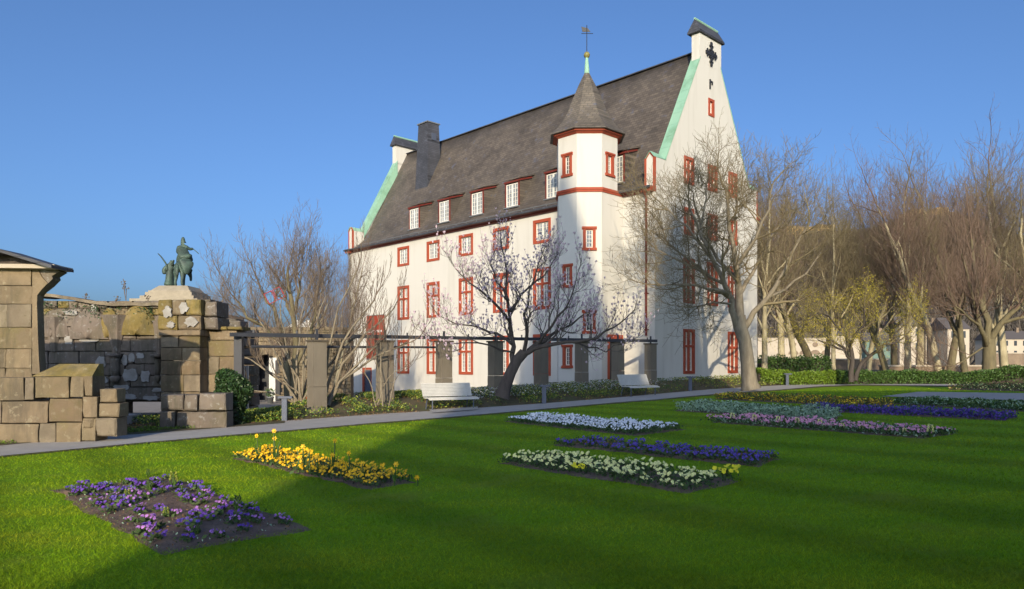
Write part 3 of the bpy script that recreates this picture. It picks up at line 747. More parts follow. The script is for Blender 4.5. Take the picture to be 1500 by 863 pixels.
# outward side is on the right of a->b, so walk the footprint that way
walk = [((0, 2.04), (-1.82, 2.04), []), ((-1.82, 2.04), (-2.74, 2.96), [(.65, 7.45), (.65, 3.1)]), ((-2.74, 2.96), (-2.74, 4.26), [(.65, 5.56), (.65, 1.3)]), ((-2.74, 4.26), (-1.82, 5.18), []), ((-1.82, 5.18), (0, 5.18), [])]
def orient(a, b):
    mid = ((a[0]+b[0])/2-tc_.x, (a[1]+b[1])/2-tc_.y); t = (b[0]-a[0], b[1]-a[1]); n_ = (t[1], -t[0])
    return (a, b) if n_[0]*mid[0]+n_[1]*mid[1] > 0 else (b, a)
def side(a, b, z0, z1, ws):
    a, b = orient(a, b); L = math.dist(a, b)
    A, B, t, n_, L = face_panel(tw, a, b, z0, z1, [(u-.26, u+.26, z+.08, z+1.15) for u, z in ws])
    for u, z in ws: wins.append((A+t*u+Vector((0, 0, z)), math.atan2(t.y, t.x)))
for a, b, ws in walk: side(a, b, -1.2, EAVE+.05, ws)
o8 = [(p[0], p[1]) for p in octo(rout+.01, 0)]
for k in range(8):
    a, b = o8[k], o8[(k+1) % 8]
    mx, my = (a[0]+b[0])/2-tc_.x, (a[1]+b[1])/2-tc_.y; ang = math.degrees(math.atan2(my, mx)) % 360
    ws = [(.65, 11.42)] if (abs(ang-180) < 5 or abs(ang-270) < 5) else []
    side(a, b, EAVE+.25, 13.62, ws)
tower = tw.build('stair_turret', M['render'], house)
for p, rz_ in wins: put_win('tower', p+Vector((0, 0, 0)), rz_, tower)
e = MB()
# string course round the turret: follows the footprint
def offs(P, d): 
    out = []
    for k in range(len(P)):
        v = Vector((P[k][0]-tc_.x, P[k][1]-tc_.y)); out.append((tc_.x+v.x*(1+d/v.length), tc_.y+v.y*(1+d/v.length)))
    return out
e.prism([(p[0], p[1]) for p in offs(tf, .06)], EAVE+.02, EAVE+.12); e.prism([(p[0], p[1]) for p in offs(tf, .10)], EAVE+.12, EAVE+.251)
e.build('string_course', M['red'], tower)
e = MB(); e.rings([octo(rout+.04, 13.57), octo(rout+.14, 13.64), octo(rout+.28, 13.69), octo(rout+.28, 13.76)]); e.build('cornice', M['red'], tower)
e = MB()
sp = [(2.10, 13.765), (2.08, 13.83), (1.78, 14.10), (1.42, 14.55), (1.12, 15.1), (.86, 15.75), (.52, 16.55), (.13, 17.35)]
e.rings([octo(r*1.02, z) for r, z in sp]); e.build('spire', M['spire'], tower)
e = MB(); e.lathe([(.15, 17.28), (.13, 17.6), (.07, 18.2)], (tc_.x, tc_.y), 10); fin = e.build('finial', M['copper'], tower)
e = MB(); e.lathe([(.02, 18.15), (.12, 18.19), (.17, 18.3), (.17, 18.36), (.11, 18.47), (.03, 18.5)], (tc_.x, tc_.y), 12); e.build('finial_ball', M['vane'], fin, True)
e = MB(); e.tube([(tc_.x, tc_.y, 18.45), (tc_.x, tc_.y, 19.95)], .022, 6)
v0 = Vector((tc_.x, tc_.y, 19.6)); dv = Vector((.72, -.69, 0)).normalized()
e.hexa([v0-dv*.24+Vector((0, 0, .0)), v0+dv*.2, v0+dv*.2+Vector((.02, .02, 0)), v0-dv*.24+Vector((.02, .02, 0)), v0-dv*.3+Vector((0, 0, .28)), v0+dv*.05+Vector((0, 0, .2)), v0+dv*.05+Vector((.02, .02, .2)), v0-dv*.3+Vector((.02, .02, .28))])
e.tube([v0-dv*.3+Vector((0, 0, -.1)), v0+dv*.34+Vector((0, 0, -.1))], .018, 5); e.build('weather_vane', M['iron'], fin)
# door in the turret side behind the pergola
e = MB(); e.box((-1.35, 2.0, -.6), (-1.2, 2.1, 2.85)); e.box((-.35, 2.0, -.6), (-.2, 2.1, 2.85)); e.box((-1.45, 1.96, 2.85), (-.1, 2.1, 3.08)); o = e.build('door_frame', M['red'], house)
e = MB(); e.box((-1.2, 2.02, -.6), (-.35, 2.06, 2.85)); e.build('door', M['iron'], o)
# banner on the front
by0, by1 = 24.6, 27.05
e = MB()
for k in range(14):
    u0, u1 = k/14, (k+1)/14; w0, w1 = .02*math.sin(u0*15), .02*math.sin(u1*15)
    yA, yB = by0+(by1-by0)*u0, by0+(by1-by0)*u1
    e.hexa([(-.14+w0, yA, 1.95), (-.14+w1, yB, 1.95), (-.12+w1, yB, 1.95), (-.12+w0, yA, 1.95), (-.14+w0, yA, 5.3), (-.14+w1, yB, 5.3), (-.12+w1, yB, 5.3), (-.12+w0, yA, 5.3)])
ban = empty('banner', C0+Matrix.Rotation(TH, 3, 'Z') @ Vector((0, 25.8, 0)), TH, 'tall red cloth banner with a white line of lettering hung on the white wall', 'banner')
bo = link('banner_cloth', e.mesh('banner_cloth', M['banner']), ban, (0, -25.8, 0))
e = MB()
for z in (5.3, 1.93): e.tube([(-.15, by0-.05, z), (-.15, by1+.05, z)], .025, 6)
for y in (by0+.2, by1-.2): e.box((-.14, y-.02, 5.28), (.0, y+.02, 5.32))
link('banner_rod', e.mesh('banner_rod', M['galv']), ban, (0, -25.8, 0))
for txt, size, z in (('LUDWIG MUSEUM', .235, 3.98), ('im Deutschherrenhaus', .13, 3.70)):
    cu = bpy.data.curves.new('banner_lettering', 'FONT'); cu.body = txt; cu.size = size; cu.align_x = 'CENTER'; cu.extrude = .002; cu.offset = .004 if size > .2 else 0
    cu.materials.append(M['lettering'])
    to_ = bpy.data.objects.new('lettering_source', cu); COL.objects.link(to_); bpy.context.view_layer.update()
    me = bpy.data.meshes.new_from_object(to_.evaluated_get(bpy.context.evaluated_depsgraph_get())); bpy.data.objects.remove(to_)
    o = link('banner_lettering', me, ban)
    o.location = (-.175, 0, z); o.rotation_euler = (R(90), 0, R(-90))

# ------------------------------------------------------------------ pergola: stone pillars under a long steel beam
P8 = Vector((.1895*36, 36, 0)); DB = Vector((-.721, -.693, 0))
pw = .245
for i in range(9):
    k = 2.59*i if i < 8 else 2.59*8.05
    p = P8+DB*k
    if i == 8: break
    zb_ = zg(p.x, p.y)-.5; top = zat(501.5-.5*i, p.y) if i else zat(503, p.y)
    o = empty('pergola_pillar', (p.x, p.y, zb_), TH)
    lab = ['pillar at the right end of the row, by the house corner', 'pillar behind the right hand bench', 'stone pillar in front of the turret, third from the right end of the beam',
           'pillar left of the turret with magnolia branches across it', 'pillar right behind the magnolia trunk', 'pillar in full sun above the left hand bench', 'pillar wrapped in bare climber stems near the red banner', 'broad pillar among the bare shrub stems, leftmost of the row'][i]
    tag(o, 'tan '+lab, 'pillar', 'square stone pillars carrying the long beam')
    e = MB(); hh = top-zb_; 
    e.box((-pw, -.20, 0), (pw, .20, hh*.46)); e.box((-pw+.006, -.194, hh*.46+.012), (pw-.006, .194, hh-.06)); e.build('shaft', M['pillar'], o)
    e = MB(); e.box((-pw-.035, -.235, hh-.06), (pw+.035, .235, hh)); e.build('capstone', M['mortar'], o)
    e = MB(); e.box((-.03, -.03, hh), (.03, .03, hh+.35)); e.build('beam_bracket', M['beam'], o)
# beam: from the house corner to the stump of wall at the left
a = Vector((.1985*36, 36.3, zat(497.2, 36))); b_ = at(338, 21.9, zat(487.3, 21.9))
e = MB(); dn = (b_-a); dn.z = 0; dn.normalize(); sd_ = Vector((-dn.y, dn.x, 0))*.09
h_ = Vector((0, 0, .135))
e.hexa([a-sd_-h_, b_-sd_-h_*.85, b_+sd_-h_*.85, a+sd_-h_, a-sd_, b_-sd_, b_+sd_, a+sd_])
beam = empty('pergola_beam', a, 0, 'long dark steel beam running level over the stone pillars in front of the house', 'beam')
o = e.build('beam', M['beam'], beam); o.location = -a
e = MB()
L_ = (b_-a).length
for k in range(0, 15):
    q = a.lerp(b_, (k+.5)/15); e.box((q.x-.03, q.y-.03, q.z), (q.x+.03, q.y+.03, q.z+.10))
o = e.build('beam_stud', M['beam'], beam); o.location = -a
e = MB(); q0 = b_.lerp(a, .03)-Vector((0, 0, .42)); q1 = b_.lerp(a, .36)-Vector((0, 0, .42)); e.tube([q0, q1], .045, 6); o = e.build('lower_rail', M['beam'], beam); o.location = -a
pst = at(350, 22.3); e = MB(); e.box((-.12, -.1, -.4), (.12, .1, zat(489, 22.3)-pst.z)); o = e.build('wall_end_shade', M['beam']); o.location = pst; tag(o, 'dark upright strip for the shaded side of the wall end under the long steel beam', 'post')  # dark upright box stands for the shaded side of the wall end
e = MB()
for px in (357, 362.5):
    q = at(px, 26); e.box((q.x-.035, 25.96, q.z-.2), (q.x+.035, 26.04, zat(536, 26)))
q = at(360, 26); e.box((q.x-.1, 25.97, zat(537.5, 26)), (q.x+.1, 26.03, zat(536, 26)))
tag(e.build('white_stand', M['sash']), 'narrow white upright frame beside the dark shade strip', 'stand')

# ------------------------------------------------------------------ ruined sandstone walls at the left
def px24(px, Y): return (px-CXP)/FPX*Y
# tall gate wall at the far left
Yg = 17.
gate = empty('gate_wall', (px24(30, Yg), Yg, -.4), 0, 'tall warm sandstone block wall at the left edge with a low dark roof on top', 'wall')
def gl(mb, name, m_, smooth=False, parent=None):
    o = mb.build(name, m_, parent or gate, smooth); 
    if parent is None: o.location = (-px24(30, Yg), -Yg, .4)
    return o
e = MB()
xr = px24(46, Yg)
skipj = lambda x, z: False
courses(e, px24(-420, Yg), xr, -.7, zat(386, Yg), Yg, .34, (.42, .62), (.7, 1.3), .003, 0, .010, ch=.012, mats=lambda x, z: rng.choice((0, 0, 0, 2, 3)))
e.box((px24(-420, Yg)+.05, Yg+.1, -.6), (xr-.03, Yg+.33, zat(388, Yg)), 1)
gl(e, 'masonry', [M['stone'], M['mortar'], M['stone_b'], M['stone_c']])
# moulded jamb and the corbelled arch springer
e = MB()
x0 = xr+.004; 
jam = []
for py, dx in ((392, .05), (405, .16), (415, .30), (424, .16), (432, .06), (445, .05), (520, .09), (548, .12)):
    jam.append((x0+dx+.06, zat(py, Yg)))
prof = [(x0, zat(392, Yg))]+[(x, z) for x, z in jam]+[(x0, zat(548, Yg))]
i0 = len(prof)
for ya, yb, sh in ((Yg+.02, Yg+.17, 0), (Yg+.19, Yg+.34, -.05)):
    P = [(x+(sh if 0 < k < i0-1 else 0), z) for k, (x, z) in enumerate(prof)][::-1]
    e.extr(P, 'y', ya, yb)
gl(e, 'moulded_jamb', M['stone'])
e = MB()
zz = zat(388, Yg)
pts = [(x0+.01, zat(432, Yg)), (x0+.30, zat(418, Yg)), (x0+.46, zat(408, Yg)), (x0+.44, zat(404, Yg)), (x0+.62, zat(397, Yg)), (x0+.50, zat(393, Yg)), (x0+.01, zat(389, Yg))]
e.extr(pts, 'y', Yg+.05, Yg+.36); pts = [(x+.01 if k in (1, 2, 3) else x, z) for k, (x, z) in enumerate(pts)]
gl(e, 'broken_springer', M['stone_grey'])
# its roof
e = MB(); ra = (px24(15, Yg), zat(364, Yg-.4)); rr = (px24(93, Yg), zat(388.5, Yg-.4)); rl = (px24(-420, Yg), zat(386, Yg))
y0_, y1_ = Yg-.45, Yg+.40
for (ax, az), (bx, bz) in ((ra, rr), (rl, ra)):
    e.hexa([(ax, y0_, az-.07), (bx, y0_, bz-.07), (bx, y1_, bz-.07), (ax, y1_, az-.07), (ax, y0_, az), (bx, y0_, bz), (bx, y1_, bz), (ax, y1_, az)])
ro = gl(e, 'roof', M['slate_cool'])
e = MB(); e.hexa([(rl[0], Yg+.1, zz-.02), (rr[0]-.35, Yg+.1, zz-.1), (rr[0]-.35, Yg+.16, zz-.1), (rl[0], Yg+.16, zz-.02), (rl[0], Yg+.1, rl[1]-.03), (ra[0]+.02, Yg+.1, ra[1]-.08), (ra[0]+.02, Yg+.16, ra[1]-.08), (rl[0], Yg+.16, rl[1]-.03)]); e.poly([(ra[0], Yg+.13, zz-.05), (rr[0]-.35, Yg+.13, zz-.06), (ra[0]+.02, Yg+.13, ra[1]-.08)]); gl(e, 'gable_shade_fill', M['bark_dark'])  # dark sheet closing the gable, standing for the shade inside the roof
e = MB(); e.hexa([(rl[0], Yg-.22, zz-.03), (px24(88, Yg), Yg-.22, zz-.11), (px24(88, Yg), Yg+.5, zz-.11), (rl[0], Yg+.5, zz-.03), (rl[0], Yg-.22, zz+.08), (px24(88, Yg), Yg-.22, zz-.02), (px24(88, Yg), Yg+.5, zz-.02), (rl[0], Yg+.5, zz+.08)])
gl(e, 'eaves_board', M['far_wall'])
# lower front wall: big blocks, moss capped
Yl = 16.35
lw = empty('low_front_wall', (px24(90, Yl), Yl, -.4), 0, 'low wall of big weathered sandstone blocks with a mossy sloping capstone beside the path', 'wall')
e = MB()
def bl(x0, x1, y0, y1, m=0, yo=0., d=.5): e.block(px24(x0, Yl)+.003, px24(x1, Yl)-.003, zat(y1, Yl)+.003, zat(y0, Yl)-.003, Yl+yo, d, .005, m, .014)
bi_ = 0
for b in ((-60, 34, 553, 587), (36, 49, 553, 586), (51, 101, 552, 583), (102, 122, 551, 582), (122.5, 135.5, 551, 580),
          (-60, 1, 588, 620), (2, 70, 588, 620), (71, 120, 584, 618), (121, 142, 581, 612),
          (-60, 56, 621, 662), (57, 81, 620, 655), (82, 118, 619, 650), (119, 140, 613, 646)):
    bl(*b, m=(0, 1, 2, 0, 0, 1, 0, 2, 0)[bi_ % 9]); bi_ += 1
o = e.build('masonry', [M['stone'], M['stone_b'], M['stone_c']], lw); o.location = (-px24(90, Yl), -Yl, .4)
e = MB(); z0 = zat(551.5, Yl); z1 = zat(533, Yl)
e.hexa([(px24(45, Yl), Yl+.02, z0), (px24(134, Yl), Yl+.02, z0), (px24(134, Yl), Yl+.5, z0), (px24(45, Yl), Yl+.5, z0), (px24(70, Yl), Yl+.42, z1), (px24(134, Yl), Yl+.30, z1), (px24(134, Yl), Yl+.48, z1), (px24(70, Yl), Yl+.48, z1)])
o = e.build('capstone', M['stone_moss'], lw); o.location = (-px24(90, Yl), -Yl, .4)
e = MB(); e.block(px24(143, Yl), px24(168, Yl), zat(590, Yl), zat(570, Yl), Yl+.05, .4, .01, 0, .03); e.block(px24(143, Yl), px24(173, Yl), zat(611, Yl), zat(591, Yl), Yl+.03, .42, .01, 0, .03)
e.block(px24(139, Yl), px24(171, Yl), zat(640, Yl), zat(612, Yl), Yl+.0, .45, .01, 1, .05); e.block(px24(122, Yl), px24(137, Yl), zat(628, Yl), zat(613, Yl), Yl-.06, .3, .01, 0, .05)
o = e.build('end_blocks', [M['stone'], M['stone_b']], lw); o.location = (-px24(90, Yl), -Yl, .4)
# ruined niche wall behind
Yn = 24.
nw = empty('ruined_niche_wall', (px24(150, Yn), Yn, -.6), 0, 'ruined dark chapel wall with mossy vault stumps and patches of old whitewash', 'wall')
def nl(mb, name, m_, smooth=False):
    o = mb.build(name, m_, nw, smooth); o.location = (-px24(150, Yn), -Yn, .6); return o
X = lambda p: px24(p, Yn); Z = lambda p: zat(p, Yn)
e = MB()
opening = lambda x, z: X(174) < x < X(236) and z < Z(589)
courses(e, X(40), X(236), -.9, Z(462), Yn, .6, (.34, .5), (.6, 1.2), .008, 0, .02, skip=opening)
courses(e, X(40), X(236), Z(462), Z(440), Yn+.05, .5, (.2, .3), (.25, .6), .01, 0, .05, mats=lambda x, z: rng.choice((0, 0, 1, 0, 2)), ch=.03)
e.box((X(40), Yn+.12, Z(589)), (X(236), Yn+.9, Z(442)), 3); e.box((X(40), Yn+.12, -.9), (X(174), Yn+.9, Z(589)-.003), 3)
nl(e, 'masonry', [M['stone_grey'], M['stone_moss'], M['stone'], M['mortar']])
e = MB(); n_ = 26; top = []
for k in range(n_+1):
    px = 40+198*k/n_; top.append((X(px), Z(431+14*sm((px-55)/120)-1+rng.uniform(-.6, .6))))
for (xa, za), (xb_, zb_) in zip(top, top[1:]):
    e.hexa([(xa, Yn-.12, za-.10), (xb_, Yn-.12, zb_-.10), (xb_, Yn+.95, zb_-.10), (xa, Yn+.95, za-.10), (xa, Yn-.1, za), (xb_, Yn-.1, zb_), (xb_, Yn+.95, zb_), (xa, Yn+.95, za)])
nl(e, 'coping', M['stone_b'])
def lunette(cx, cz, rx, rz, dep, m):
    """stump of a vault: a bulging fan of rubble coming off the wall"""
    V = []; F = []; nu, nv = 18, 10
    for j in range(nv+1):
        for i in range(nu+1):
            a = pi*i/nu; r = j/nv
            x = cx+rx*r*cos(a); z = cz+rz*r*sin(a)*1.0; y = Yn-dep*math.sqrt(max(0, 1-r*r))*(.45+.55*sin(a))*(.9+.2*rng.random())
            V.append((x, y, z-rz*.2))
    w = nu+1
    F = [(j*w+i, j*w+i+1, (j+1)*w+i+1, (j+1)*w+i) for j in range(nv) for i in range(nu)]
    o = link('vault_stump', to_mesh('vault_stump', V, F, m, None, True), nw); o.location = (-px24(150, Yn), -Yn, .6)
lunette(X(203), Z(482), .62, 1.0, .30, M['stone_moss']); lunette(X(132), Z(488), .70, .98, .26, M['stone_grey']); lunette(X(160), Z(486), .36, .98, .2, M['stone_moss']); lunette(X(78), Z(486), .5, .9, .18, M['stone_grey'])
def cone(cx, z0, z1, r0, r1, m='stone_grey', flutes=9):
    e = MB(); rs = []
    for k in range(7):
        t = k/6; r = r0+(r1-r0)*t**1.3; z = z0+(z1-z0)*t
        rs.append([(cx+r*(1+.10*(i % 2))*cos(2*pi*i/(2*flutes)), Yn+.05+r*(1+.10*(i % 2))*sin(2*pi*i/(2*flutes)), z) for i in range(2*flutes)])
    e.rings(rs); return e
nl(cone(X(170), Z(518), Z(462), .12, .42), 'fluted_rib', M['stone_grey']); nl(cone(X(79), Z(515), Z(465), .1, .33), 'fluted_rib', M['stone_grey'])
nl(cone(X(232), Z(520), Z(470), .08, .2), 'fluted_rib', M['stone_grey'])
for cx, w, z0, z1 in ((X(170.5), .17, Z(556), Z(520)), (X(232.5), .11, Z(555), Z(521))):
    e = MB(); e.box((cx-w*1.25, Yn-.30, z1-.06), (cx+w*1.25, Yn, z1+.04)); e.lathe([(w*.75, z0+.12), (w*.85, z0+.35), (w*.8, z1-.2), (w*1.1, z1-.06)], (cx, Yn-.08), 10)
    e.lathe([(w*.2, z0-.12), (w*.7, z0-.06), (w, z0+.06), (w*.75, z0+.12)], (cx, Yn-.08), 10); nl(e, 'corbel', M['stone_grey'], True)
# whitewash patches
def patch(cx, cy, w, h, seed):
    r_ = random.Random(seed); n = 14; P = []
    for k in range(n):
        a = 2*pi*k/n; s = 1/max(abs(cos(a)), abs(sin(a)))**.75*r_.uniform(.72, 1.08); P.append((X(cx+w/2*cos(a)*s), Z(cy+h/2*sin(a)*s)))
    e = MB(); i = len(e.v); y1 = Yn-.024; y0 = Yn-.036
    e.v += [(x, y0, z) for x, z in P]+[(x, y1+.05, z) for x, z in P]; e.f.append(tuple(range(n))); e.m.append(0)
    for k in range(n): e.f.append((k, n+k, n+(k+1) % n, (k+1) % n)); e.m.append(0)
    nl(e, 'whitewash_patch', M['whitewash'])
for k, q in enumerate([(131, 496, 30, 13), (148, 530, 16, 16), (150, 557, 17, 12), (183, 528, 9, 16), (194, 524, 10, 15), (206, 521, 12, 8), (191, 550, 22, 20), (213, 551, 15, 19), (238, 555, 8, 22), (178, 568, 26, 9),
                       (92, 478, 5, 26), (101, 498, 13, 14), (138, 455, 8, 20), (104, 458, 22, 8), (190, 581, 24, 8), (222, 583, 24, 7), (160, 574, 14, 6), (232, 571, 20, 6)]): patch(*q, k)
# ivy remnants along the top
def leaves(pts, size, rs, up=.3, flat=False, spread=1., droop=0.):
    """one folded leaf quad per point: arrays for a mesh"""
    n = len(pts); a = rs.uniform(0, 2*pi, n); el = rs.uniform(-.3, 1.2, n) if not flat else rs.uniform(.9, 1.5, n)
    s = size*rs.uniform(.6, 1.3, n)
    nrm = np.stack([np.cos(a)*np.cos(el), np.sin(a)*np.cos(el), np.sin(el)], 1)
    t = np.cross(nrm, rs.normal(size=(n, 3))); t /= np.linalg.norm(t, axis=1)[:, None]+1e-9; b = np.cross(nrm, t)
    P = np.asarray(pts)
    q = np.stack([P-t*s[:, None], P+b*s[:, None]*.5-nrm*s[:, None]*.1, P+t*s[:, None], P-b*s[:, None]*.5-nrm*s[:, None]*.1], 1)
    return q.reshape(-1, 3), np.arange(4*n).reshape(-1, 4)
npts = 900; pp = np.stack([nrs.uniform(X(62), X(232), npts), Yn-.12+nrs.uniform(-.12, .08, npts), 0*nrs.rand(npts)], 1)
pp[:, 2] = [Z(440+10*sm((px_-55)/120))-abs(nrs.normal())*.28 for px_ in (pp[:, 0]/Yn*FPX+CXP)]
pp = pp[(nrs.rand(npts) < .35+.65*(np.sin(pp[:, 0]*3.1)+np.sin(pp[:, 0]*7.7) > .1))]
v, f = leaves(pp, .035, nrs); nl_o = link('ivy_fringe', to_mesh('ivy_fringe', v, f, M['leaf_ivy']), nw); nl_o.location = (-px24(150, Yn), -Yn, .6)
# lower sill strip inside opening
V_, F_ = ribbon([unp(x_, y_+3.5) for x_, y_ in FAR_PX[:6]], FAR[:6], 10, .03, 3)
struct(link('earth_verge', to_mesh('earth_verge', V_, F_, M['earth'])))
e = MB(); e.box((X(170), Yn-.5, -.6), (X(240), Yn+.5, Z(606))); nl(e, 'sill_stone', M['stone_grey'])
# pedestal block with whitewashed upper stones
pe = empty('wall_pier', (px24(264, 23.4), 23.4, -.6), 0, 'massive sandstone pier with whitewash and moss on its upper blocks, right of the ruined niche', 'pier')
Yp = 23.4; Xp = lambda p: px24(p, Yp); Zp = lambda p: zat(p, Yp)
e = MB(); courses(e, Xp(235), Xp(293), -.8, Zp(492), Yp, .6, (.42, .55), (.5, .8), .004, 0, .01, mats=lambda x, z: rng.choice((0, 0, 1, 2)))
def pl(mb, name, m_): o = mb.build(name, m_, pe); o.location = (-px24(264, 23.4), -23.4, .6)
pl(e, 'shaft', [M['stone'], M['stone_b'], M['stone_c']])
e = MB(); e.block(Xp(233.5), Xp(295), Zp(492), Zp(483.5), Yp-.1, .8, .005, 0, .03); pl(e, 'cornice', M['stone'])
e = MB(); courses(e, Xp(228), Xp(293), Zp(483.5), Zp(438), Yp+.05, .6, (.4, .55), (.4, .7), .006, 0, .03, mats=lambda x, z: rng.choice((0, 1, 0)), ch=.05); pl(e, 'upper_blocks', [M['stone'], M['stone_moss']])
e = MB(); 
for a, b, c, d_ in ((238, 252, 446, 468), (262, 276, 442, 460), (268, 291, 464, 480), (243, 256, 470, 482)):
    mx_, mz_, rx_, rz_ = (Xp(a)+Xp(b))/2, (Zp(c)+Zp(d_))/2, (Xp(b)-Xp(a))/2, (Zp(c)-Zp(d_))/2
    P = [(mx_+rx_*cos(q_*.42)*rng.uniform(.55, 1.15), mz_+rz_*sin(q_*.42)*rng.uniform(.55, 1.15)) for q_ in range(15)]
    e = MB(); e.extr(P, 'y', Yp+.005, Yp+.1); pl(e, 'whitewash_patch', M['whitewash'])
e = MB(); e.block(Xp(293.5), Xp(312), Zp(463), Zp(440), Yp+.3, 1., .02, 0, .06); e.block(Xp(293.5), Xp(314), Zp(482), Zp(464), Yp+.25, 1., .02, 0, .06); e.block(Xp(291), Xp(300), Zp(440), Zp(437), Yp+.4, 1., .02, 0, .03); pl(e, 'side_blocks', M['stone_grey'])
# continuing wall to the right of the pier
rw = empty('garden_wall', (px24(322, 24), 24, -.6), 0, 'sunlit sandstone wall with mossy top between the pier and the dark shade strip', 'wall')
e = MB(); courses(e, X(294), X(346), -.9, Z(484), Yn, .7, (.45, .6), (.5, .95), .005, 0, .015, top=lambda x: Z(482), mats=lambda x, z: rng.choice((0, 0, 1, 2))); o = e.build('masonry', [M['stone'], M['stone_b'], M['stone_c']], rw); o.location = (-px24(322, 24), -24, .6)
e = MB(); courses(e, X(293), X(356), Z(484), Z(478), Yn-.05, .8, (.14, .2), (.3, .6), .01, 0, .04, ch=.04); o = e.build('coping', M['stone_moss'], rw); o.location = (-px24(322, 24), -24, .6)
# rubble heads behind
for cx, cy, w, h, lab in ((352, 476, 34, 14, 'mossy lump of wall rubble behind the left end of the beam'), (330, 470, 30, 8, 'low grey wall crest behind the sunlit garden wall')):
    e = MB(); Yr = 27.
    courses(e, px24(cx-w/2, Yr), px24(cx+w/2, Yr), -.8, zat(cy-h/2, Yr), Yr, .8, (.3, .4), (.3, .7), .01, 0, .08, ch=.06, top=lambda x: zat(cy, Yr)+(zat(cy-h, Yr)-zat(cy, Yr))*(.5+.5*math.sin(x*4)))
    tag(e.build('rubble_wall', M['stone_grey']), lab, 'wall')
# small plants growing on the wall top
for px, hgt, sd0, lab in ((180, 24, 1, 'tall dry weed with seed heads standing on the ruined wall top'), (118, 9, 2, 'small dry weed on the wall top near the gate wall'), (165, 5, 3, 'tiny weed on the wall crest left of the tall dry one'), (213, 7, 4, 'short dry weed on the wall crest left of the pier')):
    r_ = random.Random(sd0); e = MB(); base = Vector((X(px), Yn+.2, Z(441)))
    hm = hgt/FPX*Yn
    for k in range(5 if hgt > 10 else 3):
        t = base+Vector((r_.uniform(-.16, .16)*hm*1.6, r_.uniform(-.1, .1), hm*r_.uniform(.7, 1.35)))
        e.tube([base, base.lerp(t, .5)+Vector((r_.uniform(-.03, .03), 0, 0)), t], .007, 4)
        for j in range(7): 
            q = t+Vector((r_.uniform(-.07, .07), r_.uniform(-.07, .07), r_.uniform(-.08, .06))); e.lathe([(.004, q.z-.018), (.02, q.z), (.004, q.z+.018)], (q.x, q.y), 4)
    tag(e.build('dry_weed', M['twig']), lab, 'weed', 'weeds growing on the ruined wall')
# low wall piece right of the opening
lr = empty('low_grey_wall', (px24(282, 19.5), 19.5, -.4), 0, 'low grey stone wall between the ruined opening and the ivy bush', 'wall')
Yq = 19.5; e = MB()
for b in ((233, 268, 578, 601), (269, 289, 578, 602), (290, 331, 576, 602), (233, 256, 602, 632), (257, 331, 603, 632)):
    e.block(px24(b[0], Yq)+.006, px24(b[1], Yq)-.006, zat(b[3], Yq)+.004, zat(b[2], Yq)-.004, Yq, .5, .03, 0, .04)
o = e.build('masonry', M['stone_grey'], lr); o.location = (-px24(282, 19.5), -19.5, .4)
# basin / slab seen through the opening
e = MB(); e.box((X(172), 21.2, -.6), (X(240), 22.6, -.02)); struct(e.build('paving', M['asphalt_path']))

# ------------------------------------------------------------------ courtyard wall with an arch, behind the shrubs
Yc = 46.; XC = lambda p: px24(p, Yc); ZC = lambda p: zat(p, Yc)
cw = empty('courtyard_wall', (XC(440), Yc, -.8), 0, 'ochre rubble stone wall with a round arched gateway behind the bare shrubs', 'wall')
e = MB(); acx, arx, atop, asp = XC(391), .85, ZC(519), ZC(545)
def arch_skip(x, z): return abs(x-acx) < arx and (z < asp or ((x-acx)/arx)**2+((z-asp)/(atop-asp))**2 < 1)
courses(e, XC(300), XC(514), -1., ZC(479), Yc, .5, (.14, .24), (.22, .5), .008, 0, .03, ch=.015, skip=arch_skip)
o = e.build('masonry', M['stone'], cw); o.location = (-XC(440), -Yc, .8)
e = MB()
for x0_, x1_ in ((XC(300), acx-arx-.05), (acx+arx+.05, XC(514))): e.box((x0_, Yc+.15, -1.), (x1_, Yc+.8, ZC(480)))
e.box((acx-arx-.05, Yc+.15, atop+.05), (acx+arx+.05, Yc+.8, ZC(480)))
o = e.build('core', M['mortar'], cw); o.location = (-XC(440), -Yc, .8)
e = MB(); n_ = 13
for k in range(n_):
    a0, a1 = pi*k/n_+.01, pi*(k+1)/n_-.01; rr_ = (1., 1.28)
    P = [(acx+arx*s*cos(a), asp+(atop-asp)*(s if s == 1 else 1.32)*sin(a)) for a, s in ((a0, 1), (a0, rr_[1]), (a1, rr_[1]), (a1, 1))]
    e.extr(P, 'y', Yc-.08, Yc+.6)
o = e.build('arch_ring', M['stone'], cw); o.location = (-XC(440), -Yc, .8)
e = MB(); e.box((XC(396), Yc-.25, -.8), (XC(407), Yc-.12, ZC(524))); e.box((XC(402), Yc-.5, -.8), (XC(407), Yc-.25, ZC(528)))
o = e.build('plaster_jamb', M['render'], cw); o.location = (-XC(440), -Yc, .8)
e = MB(); e.box((XC(366), Yc+1.5, -1), (XC(420), Yc+1.7, ZC(505))); o = e.build('passage_shade', M['iron'], cw); o.location = (-XC(440), -Yc, .8)  # near-black panel behind the arch paints the shade of the interior
